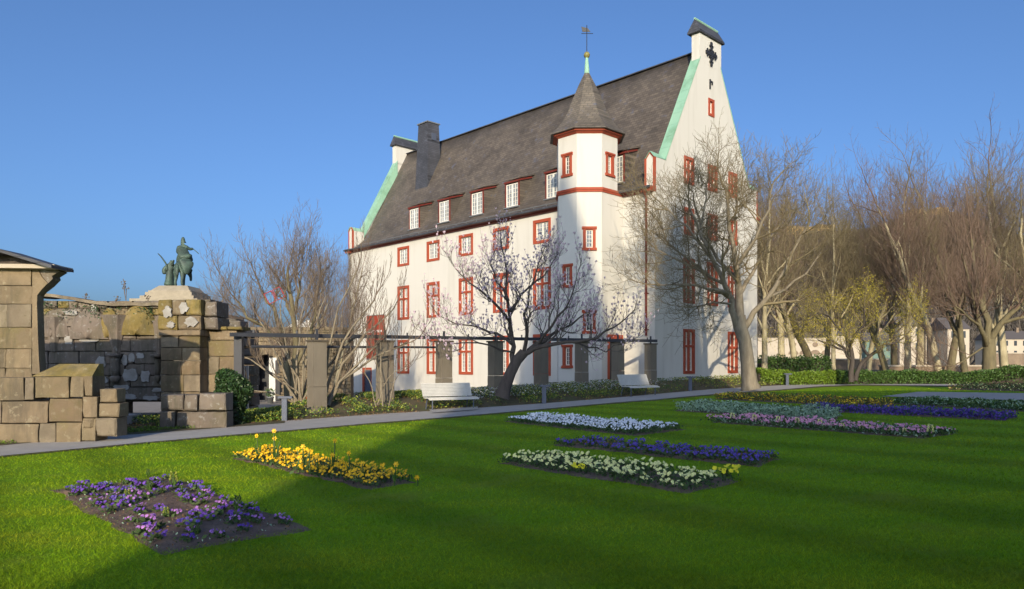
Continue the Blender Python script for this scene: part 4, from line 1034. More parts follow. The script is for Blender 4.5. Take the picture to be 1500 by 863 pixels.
for px, Yt, mm, lab, sc in ((369, 44, 'terracotta', 'terracotta pot with a small green plant by the arched gateway', 1.), (396, 43, 'galv', 'grey pot with a rounded green plant right of the arched gateway', .9), (452, 44, 'terracotta', 'terracotta pot standing by the broad pillar base', .8)):
    q = at(px, Yt); o = empty('flower_pot', q, 0, lab, 'flower pot')
    e = MB(); e.lathe([(.16*sc, 0), (.22*sc, .38*sc), (.25*sc, .38*sc), (.25*sc, .45*sc), (.19*sc, .44*sc)], n=14); e.build('pot', M[mm], o, True)
    c = nrs.normal(size=(260, 3)); c /= np.linalg.norm(c, axis=1)[:, None]; c = c*nrs.uniform(.5, 1, (260, 1))*.33*sc+np.array([0, 0, .72*sc]); v, f = leaves(c, .05, nrs); link('foliage', to_mesh('foliage', v, f, M['leaf']), o)

# ------------------------------------------------------------------ trees
def tubes_to_mesh(name, groups, m, smooth=True):
    """groups: {(npts, sides): [(pts, radii), ...]} -> one mesh"""
    VV = []; FF = []; base = 0
    for (n, s), lst in groups.items():
        P = np.array([a for a, _ in lst], dtype=float); Rr = np.array([b for _, b in lst], dtype=float); m_ = len(lst)
        T = np.empty_like(P); T[:, 1:-1] = P[:, 2:]-P[:, :-2]; T[:, 0] = P[:, 1]-P[:, 0]; T[:, -1] = P[:, -1]-P[:, -2]
        T /= np.linalg.norm(T, axis=2)[:, :, None]+1e-9
        ref = np.where(np.abs(T[:, :1, 2:3]) < .85, np.array([[[0, 0, 1.]]]), np.array([[[1., 0, 0]]]))
        U = np.cross(T, np.broadcast_to(ref, T.shape)); U /= np.linalg.norm(U, axis=2)[:, :, None]+1e-9; Wv = np.cross(U, T)
        a = 2*np.pi*np.arange(s)/s
        V = P[:, :, None, :]+(U[:, :, None, :]*np.cos(a)[None, None, :, None]+Wv[:, :, None, :]*np.sin(a)[None, None, :, None])*Rr[:, :, None, None]
        idx = np.arange(m_*n*s).reshape(m_, n, s)+base
        i0 = idx[:, :-1, :]; i1 = idx[:, 1:, :]
        F = np.stack([i0, np.roll(i0, -1, 2), np.roll(i1, -1, 2), i1], -1).reshape(-1, 4)
        VV.append(V.reshape(-1, 3)); FF.append(F); base += m_*n*s
    return to_mesh(name, np.concatenate(VV), np.concatenate(FF), m, None, smooth)

def rot_about(d, ang, az, r):
    """d turned by ang towards azimuth az about itself"""
    u = d.cross(Vector((0, 0, 1)) if abs(d.z) < .95 else Vector((1, 0, 0))).normalized(); w = d.cross(u)
    return (d*cos(ang)+(u*cos(az)+w*sin(az))*sin(ang)).normalized()
class Tree:
    def __init__(s, seed, lens, kids, angs, ratio=.62, wob=.16, up=.06, rt=.62, twig_r=.008, trunk_levels=1, start=.3, sides=(10, 6, 4, 3, 3), segs=(7, 6, 5, 4, 4), minr=.004):
        s.r = random.Random(seed); s.lens = lens; s.kids = kids; s.angs = angs; s.wob = wob; s.up = up; s.rt = rt; s.tl = trunk_levels; s.start = start
        s.sides = sides; s.segs = segs; s.minr = minr; s.G = {0: {}, 1: {}}; s.tips = []; s.count = 0
    def emit(s, pts, rad, lvl):
        g_ = s.G[0 if lvl < s.tl else 1]; g_.setdefault((len(pts), s.sides[min(lvl, 4)]), []).append(([tuple(p) for p in pts], rad)); s.count += 1
    def branch(s, p, d, L, r0, lvl, taper=.45):
        r = s.r; n = s.segs[min(lvl, 4)]; pts = [p.copy()]; ds = [d.copy()]; q = p.copy(); dd = d.copy()
        for i in range(n):
            dd = (dd+Vector((r.gauss(0, 1), r.gauss(0, 1), r.gauss(0, .8)))*s.wob*(.6 if lvl == 0 else 1)+Vector((0, 0, s.up*(lvl+.5)))).normalized()
            q = q+dd*(L/n); pts.append(q.copy()); ds.append(dd.copy())
        last = lvl >= len(s.kids)
        rad = [max(s.minr, r0*(1-(1-taper)*(i/n))) for i in range(n+1)]
        if last: rad[-1] = s.minr*.6
        s.emit(pts, rad, lvl)
        s.grow(pts, ds, rad, L, lvl)
    def grow(s, pts, ds, rad, L, lvl):
        r = s.r; n = len(pts)-1
        if lvl >= len(s.kids): s.tips.append((pts[-1], ds[-1], pts[-2])); return
        k = s.kids[lvl]; k = int(k)+(1 if r.random() < k-int(k) else 0); az = r.uniform(0, 2*pi)
        for j in range(k):
            t = s.start+(1-s.start)*(j+r.uniform(.2, .9))/k; t = min(t, .999)
            i = int(t*n); f = t*n-i; p = pts[i].lerp(pts[i+1], f); d = ds[min(i+1, n)]
            az += 2.4+r.uniform(-.4, .4); ang = s.angs[min(lvl, len(s.angs)-1)]*r.uniform(.7, 1.3)
            s.branch(p, rot_about(d, ang, az, r), s.lens[min(lvl+1, len(s.lens)-1)]*r.uniform(.65, 1.2)*(1-.35*t), rad[i]*s.rt*r.uniform(.8, 1.1), lvl+1)
        s.branch(pts[-1], rot_about(ds[-1], r.uniform(.05, .35), r.uniform(0, 6.28), r), s.lens[min(lvl+1, len(s.lens)-1)]*r.uniform(.8, 1.1), rad[-1]*.95, lvl+1)
    def meshes(s, mt, mc): return tubes_to_mesh('trunk', s.G[0], mt), tubes_to_mesh('crown', s.G[1], mc)
def plant(name, me, loc, rz, sc, label, cat='tree', group=None, extra=()):
    o = empty(name, loc, rz, label, cat, group); o.scale = sc if isinstance(sc, tuple) else (sc,)*3
    link('trunk', me[0], o); link('crown', me[1], o)
    for nm, m_ in extra: link(nm, m_, o)
    return o

# 1. the big bare tree before the gable
t1 = Tree(5, [1, 2.5, 1.6, 1.05, .66, .42], [5, 6, 5, 4, 2.4], [.75, .85, .85, .8, .8], wob=.18, up=.02, rt=.60, trunk_levels=2, start=.22, segs=(6, 6, 5, 4, 3), minr=.0062)
def limb(T, pts, r0, r1, lvl, L=None):
    pts = [Vector(p) for p in pts]; P = []
    if hasattr(T, 'c'): pts = [p if p.z < T.c.z else T.c+Vector(((p-T.c).x*T.kx, (p-T.c).y, (p-T.c).z*T.k)) for p in pts]
    for a, b in zip(pts, pts[1:]):
        for k in range(2): P.append(a.lerp(b, k/2))
    P.append(pts[-1])
    for i in range(1, len(P)-1): P[i] += Vector((T.r.gauss(0, 1), T.r.gauss(0, 1), T.r.gauss(0, 1)))*.035
    n = len(P)-1; rad = [r0+(r1-r0)*(i/n) for i in range(n+1)]
    ds = [(P[min(i+1, n)]-P[max(i-1, 0)]).normalized() for i in range(n+1)]
    T.emit(P, rad, min(lvl, T.tl-1)); T.grow(P, ds, rad, L, lvl)
Yt1 = 33.2; q = FPX/Yt1
def w1(px, py, dy=0.): return Vector(((px-1098)/q, dy, (563-py)/q))
# trunk with flare, then the limbs the photograph shows
T_ = t1; t1.c = w1(1087, 470); t1.k = .80; t1.kx = 1.04
P = [w1(1100, 570), w1(1098, 560), w1(1095, 530), w1(1091, 500), w1(1084, 478), w1(1082, 462)]
T_.emit([P[0], P[1], P[2], P[3], P[4], P[5]], [.46, .36, .30, .29, .30, .30], 0)
for pts, r0, r1 in (([w1(1080, 480), w1(1072, 448, -.3), w1(1064, 420, -.5), w1(1052, 392, -.8), w1(1036, 355, -.9), w1(1022, 318, -.8), w1(1008, 270, -.7)], .17, .05),
                    ([w1(1084, 465), w1(1086, 430, .2), w1(1084, 395, .3), w1(1080, 350, .3), w1(1074, 300, .5), w1(1070, 250, .3), w1(1060, 212, .2)], .21, .045),
                    ([w1(1092, 478), w1(1104, 452, -.2), w1(1118, 428, -.5), w1(1134, 396, -.6), w1(1148, 350, -.9), w1(1166, 305, -1.)], .15, .05),
                    ([w1(1064, 420, -.5), w1(1030, 412, -.9), w1(995, 408, -1.4), w1(960, 412, -1.8)], .09, .035),
                    ([w1(1060, 405, -.4), w1(1030, 375, .3), w1(995, 350, .8), w1(970, 330, 1.)], .08, .03),
                    ([w1(1086, 420, .2), w1(1110, 380, 1.), w1(1135, 330, 1.5), w1(1158, 285, 1.8)], .11, .04),
                    ([w1(1084, 395, .3), w1(1064, 350, 1.2), w1(1044, 300, 1.7), w1(1036, 250, 1.8)], .10, .04),
                    ([w1(1118, 428, -.5), w1(1150, 412, .2), w1(1184, 380, .6), w1(1206, 340, .6)], .08, .03),
                    ([w1(1082, 370, .3), w1(1100, 320, -.6), w1(1114, 270, -1.), w1(1120, 225, -1.)], .09, .035),
                    ([w1(1068, 440, -.4), w1(1035, 440, -1.3), w1(1005, 450, -2.)], .06, .03),
                    ([w1(1040, 365, -.8), w1(1010, 325, -1.3), w1(985, 295, -1.5), w1(968, 275, -1.6)], .07, .03),
                    ([w1(1024, 325, -.8), w1(1030, 280, -.2), w1(1038, 240, .2), w1(1040, 215, .3)], .06, .025),
                    ([w1(1050, 395, .1), w1(1020, 350, 1.1), w1(992, 310, 1.8), w1(985, 280, 2.)], .07, .03),
                    ([w1(1076, 320, .4), w1(1088, 270, 1.), w1(1092, 225, 1.2)], .06, .025)):
    limb(T_, pts, r0, r1, 1)
p0 = at(1098, Yt1)
plant('bare_lime_tree', T_.meshes(M['bark'], M['twig_ochre']), (p0.x, p0.y, zat(563, Yt1)-.02), 0, 1, 'large bare tree with stout grey trunk, casting its shadow on the white gable')

# 2. the magnolia before the long front
t2 = Tree(9, [1, 1.45, .95, .62, .36], [6, 5, 5, 4], [.7, .8, .8, .8], wob=.17, up=.085, rt=.6, trunk_levels=2, start=.2, segs=(6, 5, 4, 3, 3), minr=.0045)
Yt2 = 26.5; q = FPX/Yt2
def w2(px, py, dy=0.): return Vector(((px-738)/q, dy, (574-py)/q))
t2.c = w2(758, 520); t2.k = .80; t2.kx = .93
t2.emit([w2(735, 582), w2(740, 566), w2(748, 546), w2(757, 528), w2(768, 516)], [.30, .235, .205, .20, .19], 0)
for pts, r0, r1 in (([w2(752, 535), w2(750, 505, .1), w2(748, 470, .2), w2(744, 425, .2), w2(742, 380, .1), w2(736, 335, 0)], .14, .03),
                    ([w2(764, 520), w2(785, 508, -.3), w2(812, 498, -.5), w2(850, 497, -.7), w2(880, 488, -.6), w2(908, 470, -.5)], .13, .04),
                    ([w2(775, 512), w2(800, 492, .3), w2(815, 478, .5), w2(846, 462, .8), w2(870, 440, 1.)], .10, .03),
                    ([w2(768, 516), w2(775, 485, -.4), w2(768, 450, -.8), w2(776, 410, -1.), w2(788, 365, -1.1)], .10, .03),
                    ([w2(749, 500), w2(725, 480, .5), w2(700, 470, .9), w2(668, 462, 1.1), w2(640, 450, 1.2)], .07, .025),
                    ([w2(746, 460), w2(725, 430, -.6), w2(700, 405, -1.1), w2(672, 380, -1.3)], .07, .025),
                    ([w2(752, 515), w2(715, 505, -.8), w2(680, 498, -1.3), w2(650, 500, -1.5)], .05, .02),
                    ([w2(746, 440), w2(765, 405, .8), w2(790, 375, 1.3), w2(812, 350, 1.4)], .07, .025),
                    ([w2(790, 505), w2(810, 470, -.9), w2(830, 440, -1.3), w2(842, 405, -1.4)], .07, .025),
                    ([w2(840, 497), w2(870, 505, .2), w2(900, 512, .4), w2(925, 500, .4)], .05, .02),
                    ([w2(744, 420), w2(728, 380, .7), w2(715, 345, 1.)], .06, .02)):
    limb(t2, pts, r0*.82, r1*.8, 1)
def petals(tips, rs, per=1., size=.055, cl=(4, 6)):
    V = []; F = []
    for p, d, _ in tips:
        if rs.random() > per: continue
        h = size*rs.uniform(.7, 1.35); up = (Vector(d)*.5+Vector((0, 0, .7))).normalized(); n = rs.randint(*cl)
        u = up.cross(Vector((1, .2, 0))).normalized(); w = up.cross(u); a0 = rs.uniform(0, 6.28); op = rs.uniform(.25, .9)
        for k in range(n):
            a = a0+2*pi*k/n; rd = u*cos(a)+w*sin(a); tg = up.cross(rd)
            b = Vector(p); c1 = b+up*h*.5+rd*h*.42*op; c2 = b+up*h+rd*h*.55*op*rs.uniform(.6, 1.5)
            i = len(V); V += [b, c1+tg*h*.22, c2, c1-tg*h*.22]; F.append((i, i+1, i+2, i+3))
    return V, np.array(F)
print('mag', len(t2.tips)); v, f = petals(t2.tips, random.Random(4), min(1, 4300/len(t2.tips)), .09)
p0 = at(738, Yt2)
plant('magnolia_tree', t2.meshes(M['bark_dark'], M['twig_dark']), (p0.x, p0.y, zat(574, Yt2)), 0, 1, 'magnolia in pale lilac bud with dark leaning trunk before the long white wall', extra=[('blossoms', to_mesh('blossoms', v, f, M['magnolia']))])

# 3. generic prototypes for the park trees
def plane_proto(seed, H, spread=.55):
    t = Tree(seed, [H*.55, H*.30, H*.17, H*.10, H*.055, H*.03], [7, 6, 4, 4, 1.6], [spread, .7, .8, .8, .8], wob=.12, up=.03, rt=.5, trunk_levels=2, start=.28, segs=(8, 6, 5, 4, 3), sides=(9, 6, 4, 3, 3), minr=.007)
    t.branch(Vector((0, 0, -.3)), Vector((t.r.uniform(-.08, .08), t.r.uniform(-.08, .08), 1)).normalized(), H*.55, H*.019, 0)
    return t
PL = []
for sd0, sp_, mt, mc in ((21, .5, 'bark_plane', 'twig_ochre'), (22, .62, 'bark_plane', 'twig_red'), (24, .75, 'bark_olive', 'twig_ochre'), (27, .6, 'bark_plane', 'twig'), (31, .8, 'bark_olive', 'twig_red')):
    t = plane_proto(sd0, 16., sp_); PL.append((t.meshes(M[mt], M[mc]), float(np.quantile([p[0].z for p in t.tips], .997))))
    print('plane', sd0, t.count, max(p[0].z for p in t.tips))
def park(px, Y, top_py, k, rz, label, name='plane_tree', wide=1., base=None, grp='bare park trees right of the house'):
    p = at(px, Y); me, H = PL[k]; h = zat(top_py, Y)-p.z; s = h/H
    plant(name, me, p, rz, (s*wide, s*wide, s), label, 'tree', grp)
TR = [ # px, Y, top, proto, rot, wide, label
 (1121, 47, 232, 0, .3, .85, 'pale trunked bare tree right beside the white gable edge'),
 (1146, 62, 222, 3, 1.7, .9, 'bare tree with a thin forked trunk, second right of the gable'),
 (1166, 55, 232, 1, 4.1, .8, 'leaning pale bare tree over the bright laurel hedge'),
 (1193, 70, 226, 2, 2.2, 1., 'tall bare tree behind the left part of the yellow flowering tree'),
 (1222, 58, 250, 0, 5.2, .7, 'slim bare tree left of the yellow flowering tree stems'),
 (1246, 76, 262, 3, 3.0, .8, 'bare tree showing below the dip in the treetops'),
 (1272, 66, 292, 1, .9, .8, 'low bare tree where the skyline of crowns dips'),
 (1300, 60, 236, 2, 1.2, .8, 'bare tree at the left foot of the tall right hand group'),
 (1328, 57, 214, 0, 2.7, .85, 'tall pale bare tree with upright limbs, right of the skyline dip'),
 (1347, 68, 205, 3, 4.6, .9, 'tallest pale bare tree standing in the middle of the right hand group'),
 (1376, 54, 210, 1, 3.7, .85, 'pale bare tree left of the dark stemmed one'),
 (1392, 64, 206, 2, 5.9, .9, 'dark stemmed bare tree near the river wall'),
 (1414, 58, 216, 4, .1, .85, 'reddish twigged bare tree left of the thick trunk at the right'),
 (1472, 60, 212, 3, 2.0, 1., 'pale bare tree beyond the thick trunk at the right'),
 (1505, 56, 222, 0, 3.3, 1., 'bare tree on the right picture edge, behind the hedge'),
 (1210, 84, 262, 4, 3.9, .9, 'reddish bare tree far back before the ochre fortress'),
 (1310, 82, 240, 4, 1.1, 1., 'reddish bare tree far back in the tall group'),
 (1440, 80, 212, 1, 5.0, 1., 'far bare tree directly behind the thick right hand trunk'),
 (1560, 62, 215, 2, 2.0, 1., 'bare tree just outside the right edge'),
]
for px, Y, tp, k, rz_, wd, lab in TR: park(px, Y, tp, k, rz_, lab, wide=wd)
# thick trunked tree at the right
t4 = Tree(41, [1, 4.2, 2.6, 1.6, .95, .55], [4, 5, 5, 4, 2.6], [.6, .65, .7, .75, .75], wob=.13, up=.05, rt=.6, trunk_levels=2, start=.2, segs=(6, 6, 5, 4, 3), minr=.007)
Yt4 = 46.; q = FPX/Yt4
def w4(px, py, dy=0.): return Vector(((px-1449)/q, dy, (541-py)/q))
t4.c = w4(1448, 492); t4.k = .72; t4.kx = .8
t4.emit([w4(1450, 550), w4(1449, 535), w4(1449, 515), w4(1449, 500), w4(1448, 488)], [.50, .42, .38, .38, .36], 0)
for pts, r0, r1 in (([w4(1448, 492), w4(1446, 450), w4(1440, 400, .4), w4(1432, 340, .6), w4(1428, 280, .6)], .24, .07), ([w4(1450, 492), w4(1462, 455, -.5), w4(1480, 425, -1), w4(1502, 395, -1.4), w4(1530, 350, -1.6)], .22, .07),
                    ([w4(1446, 498), w4(1428, 486, -.6), w4(1410, 462, -1.2), w4(1396, 420, -1.5), w4(1384, 372, -1.6), w4(1370, 320, -1.6)], .19, .06), ([w4(1447, 460), w4(1456, 410, .9), w4(1468, 350, 1.6), w4(1478, 290, 1.9)], .15, .05),
                    ([w4(1410, 462, -1.2), w4(1375, 448, -2.), w4(1340, 425, -2.6)], .10, .04), ([w4(1462, 455, -.5), w4(1500, 440, -1.5), w4(1540, 430, -2.4)], .12, .05), ([w4(1440, 500), w4(1415, 520, .3), w4(1390, 528, .5)], .06, .03)):
    limb(t4, pts, r0, r1, 1)
p0 = at(1449, Yt4); plant('spreading_bare_tree', t4.meshes(M['bark_olive'], M['twig_red']), p0, 0, 1, 'big spreading bare tree with a thick low-forking trunk at the far right')
# yellow flowering tree
t3 = Tree(51, [1, 2.0, 1.2, .72, .42], [4, 5, 5, 4], [.75, .8, .8, .8], wob=.15, up=.05, rt=.6, trunk_levels=2, start=.2, segs=(6, 5, 4, 3, 3), minr=.006)
Yt3 = 39.; q = FPX/Yt3
def w3(px, py, dy=0.): return Vector(((px-1250)/q, dy, (556-py)/q))
t3.c = w3(1250, 535); t3.k = .80; t3.kx = .9
for pts, r0, r1 in (([w3(1247, 560), w3(1247, 530), w3(1246, 505), w3(1242, 480, .3), w3(1235, 450, .5)], .15, .05), ([w3(1253, 558), w3(1262, 535), w3(1275, 515, -.3), w3(1295, 498, -.5), w3(1318, 488, -.7)], .13, .04),
                    ([w3(1247, 525), w3(1230, 508, -.4), w3(1205, 500, -.8), w3(1180, 490, -1)], .07, .03), ([w3(1272, 518, -.2), w3(1268, 495, .4), w3(1276, 465, .9), w3(1290, 440, 1.)], .08, .03),
                    ([w3(1246, 510), w3(1220, 485, .8), w3(1190, 468, 1.3), w3(1165, 470, 1.5)], .07, .03), ([w3(1246, 495), w3(1255, 460, -.8), w3(1250, 430, -1.2)], .07, .03), ([w3(1290, 500, -.5), w3(1312, 470, -.9), w3(1325, 450, -1)], .06, .03),
                    ([w3(1235, 470, .4), w3(1205, 445, -.3), w3(1180, 440, -.6)], .06, .025)):
    limb(t3, pts, r0, r1, 1)
r_ = random.Random(8); tp = []
for p, d, a in t3.tips:
    for k in range(10): tp.append(Vector(p)+Vector((r_.gauss(0, .13), r_.gauss(0, .13), r_.gauss(0, .10))))
v, f = leaves(np.array(tp), .026, nrs)
p0 = at(1250, Yt3); plant('cornelian_cherry_tree', t3.meshes(M['bark_dark'], M['twig_ochre']), (p0.x, p0.y, zat(556, Yt3)), 0, 1, 'low wide tree in tiny yellow-green blossom with two dark stems behind the hedge', extra=[('blossoms', to_mesh('blossoms', v, f, M['blossom_y']))])

# left group
t5 = Tree(61, [1, 2.6, 1.7, 1.05, .62, .36], [4, 5, 4, 4, 3], [.6, .7, .75, .8, .8], wob=.13, up=.05, rt=.6, trunk_levels=2, start=.2, segs=(6, 6, 5, 4, 3), minr=.0055)
Yt5 = 33.; q = FPX/Yt5
def w5(px, py, dy=0.): return Vector(((px-428)/q, dy, (588-py)/q))
t5.c = w5(430, 560); t5.k = .72; t5.kx = .8
for pts, r0, r1 in (([w5(424, 600), w5(420, 540), w5(414, 500, .3), w5(405, 460, .4), w5(385, 410, .5), w5(368, 380, .5)], .20, .05), ([w5(430, 600), w5(434, 540), w5(436, 480), w5(432, 420, -.3), w5(428, 370, -.4), w5(424, 330, -.4)], .20, .04),
                    ([w5(436, 520), w5(452, 470, .5), w5(462, 420, .8), w5(466, 370, .8)], .12, .04), ([w5(410, 480), w5(385, 450, -.7), w5(362, 430, -1.2), w5(345, 400, -1.2)], .09, .03), ([w5(433, 440), w5(410, 400, .8), w5(396, 360, 1.2)], .09, .03),
                    ([w5(434, 420), w5(450, 380, -.9), w5(458, 345, -1.2)], .08, .03)):
    limb(t5, pts, r0, r1, 1)
p0 = at(428, Yt5); plant('bare_ash_tree', t5.meshes(M['bark_olive'], M['twig']), (p0.x, p0.y, zat(588, Yt5)), 0, 1, 'broad bare tree left of the house with twin trunks rising behind the long beam')
for px, Y, tp_, k, rz_, wd, lab in ((487, 44, 330, 1, 1.0, .55, 'slender bare tree just left of the house end wall'), (470, 58, 335, 3, 2.2, .8, 'bare tree behind the gap left of the house'), (507, 70, 385, 1, 4.0, .8, 'low bare tree touching the left edge of the white wall'),
                                    (312, 90, 398, 3, 0.4, .8, 'small grey bare tree right of the bronze monument'), (336, 84, 410, 1, 3.0, .7, 'faint bare tree between the monument and the broad bare tree'), (360, 80, 400, 4, 5.0, .7, 'faint bare tree behind the left branches of the broad bare tree')):
    park(px, Y, tp_, k, rz_, lab, wide=wd, grp='bare trees left of the house')
# many stemmed sumac shrub with antler branches
for (bx, Yb, stems, sd0, lab, thick) in ((440, 25.0, [(355, 520), (372, 470), (345, 560), (405, 500), (420, 450), (455, 470), (480, 500), (470, 430), (500, 520), (525, 480), (540, 470), (392, 540), (440, 430)], 71, 'many stemmed bare shrub fanning out behind the ivy bank, left of the pillars', .045),
                                  (478, 24.2, [(560, 505), (600, 500), (545, 440), (530, 400), (575, 455), (505, 545)], 72, 'bare shrub with long low branches reaching across the white wall to the red banner', .06),
                                  (562, 24.4, [(545, 500), (575, 520), (590, 540), (555, 460), (540, 530)], 73, 'thin bare climber shrub growing round the pillar near the small red door', .025)):
    t = Tree(sd0, [1, .8, .55, .36, .2], [2.5, 2, 1.6, 1.1], [.55, .6, .6, .6], wob=.16, up=.10, rt=.7, trunk_levels=1, start=.35, segs=(6, 5, 4, 3, 3), minr=.006, sides=(6, 5, 4, 3, 3))
    p0 = at(bx, Yb); zb_ = zat(590, Yb)-.1; q = FPX/Yb
    for sx, sy in stems:
        dx, dz = (sx-bx)/q, (590-sy)/q+.1; dy = t.r.uniform(-.9, .9); b0 = Vector((t.r.uniform(-.25, .25), t.r.uniform(-.2, .2), 0))
        pts = [b0, b0+Vector((dx*.25, dy*.3, dz*.42)), b0+Vector((dx*.62, dy*.7, dz*.75)), Vector((dx, dy, dz))]
        limb(t, pts, thick*t.r.uniform(.7, 1.2), thick*.4, 0)
    plant('bare_shrub', t.meshes(M['bark'], M['twig']), (p0.x, p0.y, zb_), 0, 1, lab, 'shrub', 'bare shrubs left of the house')
# red open frames hanging in the tree
fr = empty('red_frame', at(402, 27, zat(433, 27)), 0, 'small red open metal frame hanging tilted in the bare tree', 'frame'); fr.rotation_euler = (0, R(-28), R(20))
for k, dx in enumerate((-.17, .17)):
    e = MB(); w, h, t_ = .15, .21, .018
    e.box((dx-w, -.12, -h), (dx-w+t_, .12, h)); e.box((dx+w-t_, -.12, -h), (dx+w, .12, h)); e.box((dx-w+t_, -.12, h-t_), (dx+w-t_, .12, h)); e.box((dx-w+t_, -.12, -h), (dx+w-t_, .12, -h+t_)); e.build('open_box', M['red_metal'], fr)

# ------------------------------------------------------------------ hedges, ivy, ground cover
def leaf_mass(name, pts, size, m, label, cat, parent=None, **k):
    v, f = leaves(pts, size, nrs, **k); return link(name, to_mesh(name, v, f, m), parent)
def hedge(name, A, B, w, h, n, size, m, label, wobble=.12):
    A, B = Vector(A), Vector(B); t = nrs.rand(n); L = (B-A).length; d = (B-A)/L; s_ = Vector((-d.y, d.x, 0))
    # leaves near the surface of a rounded box with an uneven top
    ph = nrs.uniform(0, 2*pi, n); rad = nrs.uniform(.72, 1.05, n)
    cu = np.sign(np.cos(ph))*np.abs(np.cos(ph))**.6; cv = np.abs(np.sin(ph))**.6
    hh = h*(1+wobble*(np.sin(t*L*1.7)+np.sin(t*L*4.3+1)+np.sin(t*L*.6))*.6)
    X_ = A.x+d.x*t*L+s_.x*cu*w/2*rad; Y_ = A.y+d.y*t*L+s_.y*cu*w/2*rad
    zb_ = np.array([zg(x, y) for x, y in zip(A.x+d.x*t*L, A.y+d.y*t*L)])
    Z_ = zb_+cv*hh*rad
    low = nrs.rand(n) < .25; Z_[low] = zb_[low]+nrs.rand(low.sum())*hh[low]*.7
    root = empty(name, (A+B)/2, 0, label, 'hedge')
    v, f = leaves(np.stack([X_, Y_, Z_], 1), size, nrs); o = link('foliage', to_mesh('foliage', v, f, m), root); o.location = -(A+B)/2
    e = MB()
    for k in range(int(L/.45)):
        p = A+d*(k+.5)*.45; z0 = zg(p.x, p.y); e.tube([(p.x, p.y, z0-.1), (p.x+rng.uniform(-.15, .15), p.y, z0+h*.7)], .02, 5)
        c = A+d*(k+.5)*.45
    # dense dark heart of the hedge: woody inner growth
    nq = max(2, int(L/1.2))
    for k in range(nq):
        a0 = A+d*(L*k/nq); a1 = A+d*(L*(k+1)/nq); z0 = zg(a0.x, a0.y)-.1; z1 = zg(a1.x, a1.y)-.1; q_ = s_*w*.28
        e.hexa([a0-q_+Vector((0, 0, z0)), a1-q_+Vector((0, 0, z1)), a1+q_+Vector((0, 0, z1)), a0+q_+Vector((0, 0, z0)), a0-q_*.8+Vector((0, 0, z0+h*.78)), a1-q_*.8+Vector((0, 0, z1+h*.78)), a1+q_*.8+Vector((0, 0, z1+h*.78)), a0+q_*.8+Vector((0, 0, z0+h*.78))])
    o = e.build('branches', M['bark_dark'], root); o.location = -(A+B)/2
    return root
h0 = at(1108, 41, 0); h1 = at(1222, 41.5, 0); h2 = at(1340, 41.5, 0); h3 = at(1540, 39, 0)
hedge('laurel_hedge', h0, h1, 1.3, .72, 9000, .06, M['leaf_bright'], 'sunlit bright green laurel hedge beside the gable corner')
hedge('evergreen_hedge', h1, h2, 1.3, .72, 9000, .06, M['leaf'], 'dark green hedge under the yellow flowering tree')
hedge('low_hedge', h2, h3, 1.4, .66, 13000, .055, M['leaf'], 'long dark green hedge running to the right edge behind the path')
hedge('back_hedge', at(1112, 49, 0), at(1212, 50, 0), 1.2, 1.2, 6000, .07, M['leaf'], 'taller dark hedge behind the sunlit laurel hedge')
# ivy bush against the wall stub
c = nrs.normal(size=(9000, 3)); c /= np.linalg.norm(c, axis=1)[:, None]; c = c*(nrs.uniform(.75, 1.05, (9000, 1)))*np.array([.52, .5, .85])
c[:, 0] += .12*np.sin(c[:, 2]*5); p0 = at(337, 20.6)
ib = empty('ivy_bush', p0, 0, 'dark ivy bush heaped against the low grey wall end', 'bush')
v, f = leaves(c+np.array([0, 0, .72]), .05, nrs); link('foliage', to_mesh('foliage', v, f, M['leaf_ivy']), ib)
e = MB()
for k in range(9): e.tube([(rng.uniform(-.2, .2), rng.uniform(-.2, .2), -.1), (rng.uniform(-.3, .3), rng.uniform(-.3, .3), 1.1)], .025, 5)
e.lathe([(.3, 0), (.36, .6), (.28, 1.2), (.05, 1.4)], n=9); e.build('stems', M['bark_dark'], ib)

def strip_points(n, px0, px1, d0, d1):
    """random ground points beyond the far path edge"""
    out = []
    lens = [0]; 
    for a, b in zip(FAR, FAR[1:]): lens.append(lens[-1]+(b-a).length)
    X0, X1 = px0, px1
    while len(out) < n:
        t = nrs.uniform(X0, X1); 
        i = max(0, min(len(FAR)-2, next((k for k in range(len(FAR_PX)-1) if FAR_PX[k][0] <= t <= FAR_PX[k+1][0]), 0)))
        f_ = (t-FAR_PX[i][0])/(FAR_PX[i+1][0]-FAR_PX[i][0]); p = FAR[i].lerp(FAR[i+1], f_); dd = (FAR[i+1]-FAR[i]).normalized(); nn_ = Vector((-dd.y, dd.x, 0))
        dist = nrs.uniform(d0, d1); q_ = p+nn_*dist; out.append((q_.x, q_.y, zg(q_.x, q_.y), dist, t))
    return np.array(out)
def cover(name, n, px0, px1, d0, d1, hgt, size, m, seed=None):
    P_ = strip_points(n, px0, px1, d0, d1)
    cl = np.sin(P_[:, 0]*1.7+P_[:, 1]*.9)+np.sin(P_[:, 0]*.63-P_[:, 1]*1.3+2)+np.sin(P_[:, 0]*3.9+P_[:, 1]*2.7)
    P_ = P_[cl > nrs.uniform(-2.2, 1.6, len(P_))]
    pts = P_[:, :3].copy(); pts[:, 2] += nrs.rand(len(pts))**.7*hgt
    v, f = leaves(pts, size, nrs); o = link(name, to_mesh(name, v, f, m)); tag(o, None, None, None, 'stuff'); return o
o = cover('ground_cover', 30000, 260, 1010, .25, 4.2, .24, .04, M['leaf']); o['label'] = 'low green ground cover plants on the bank before the house'
o = cover('ground_cover', 17000, 260, 1010, .2, 3.6, .26, .035, M['leaf_yellow']); o['label'] = 'yellowish spring shoots among the ground cover'
o = cover('leaf_litter', 14000, -100, 1120, .0, 4.0, .04, .035, M['leaf_litter']); o['label'] = 'brown dead leaves lying on the bank and along the walls'
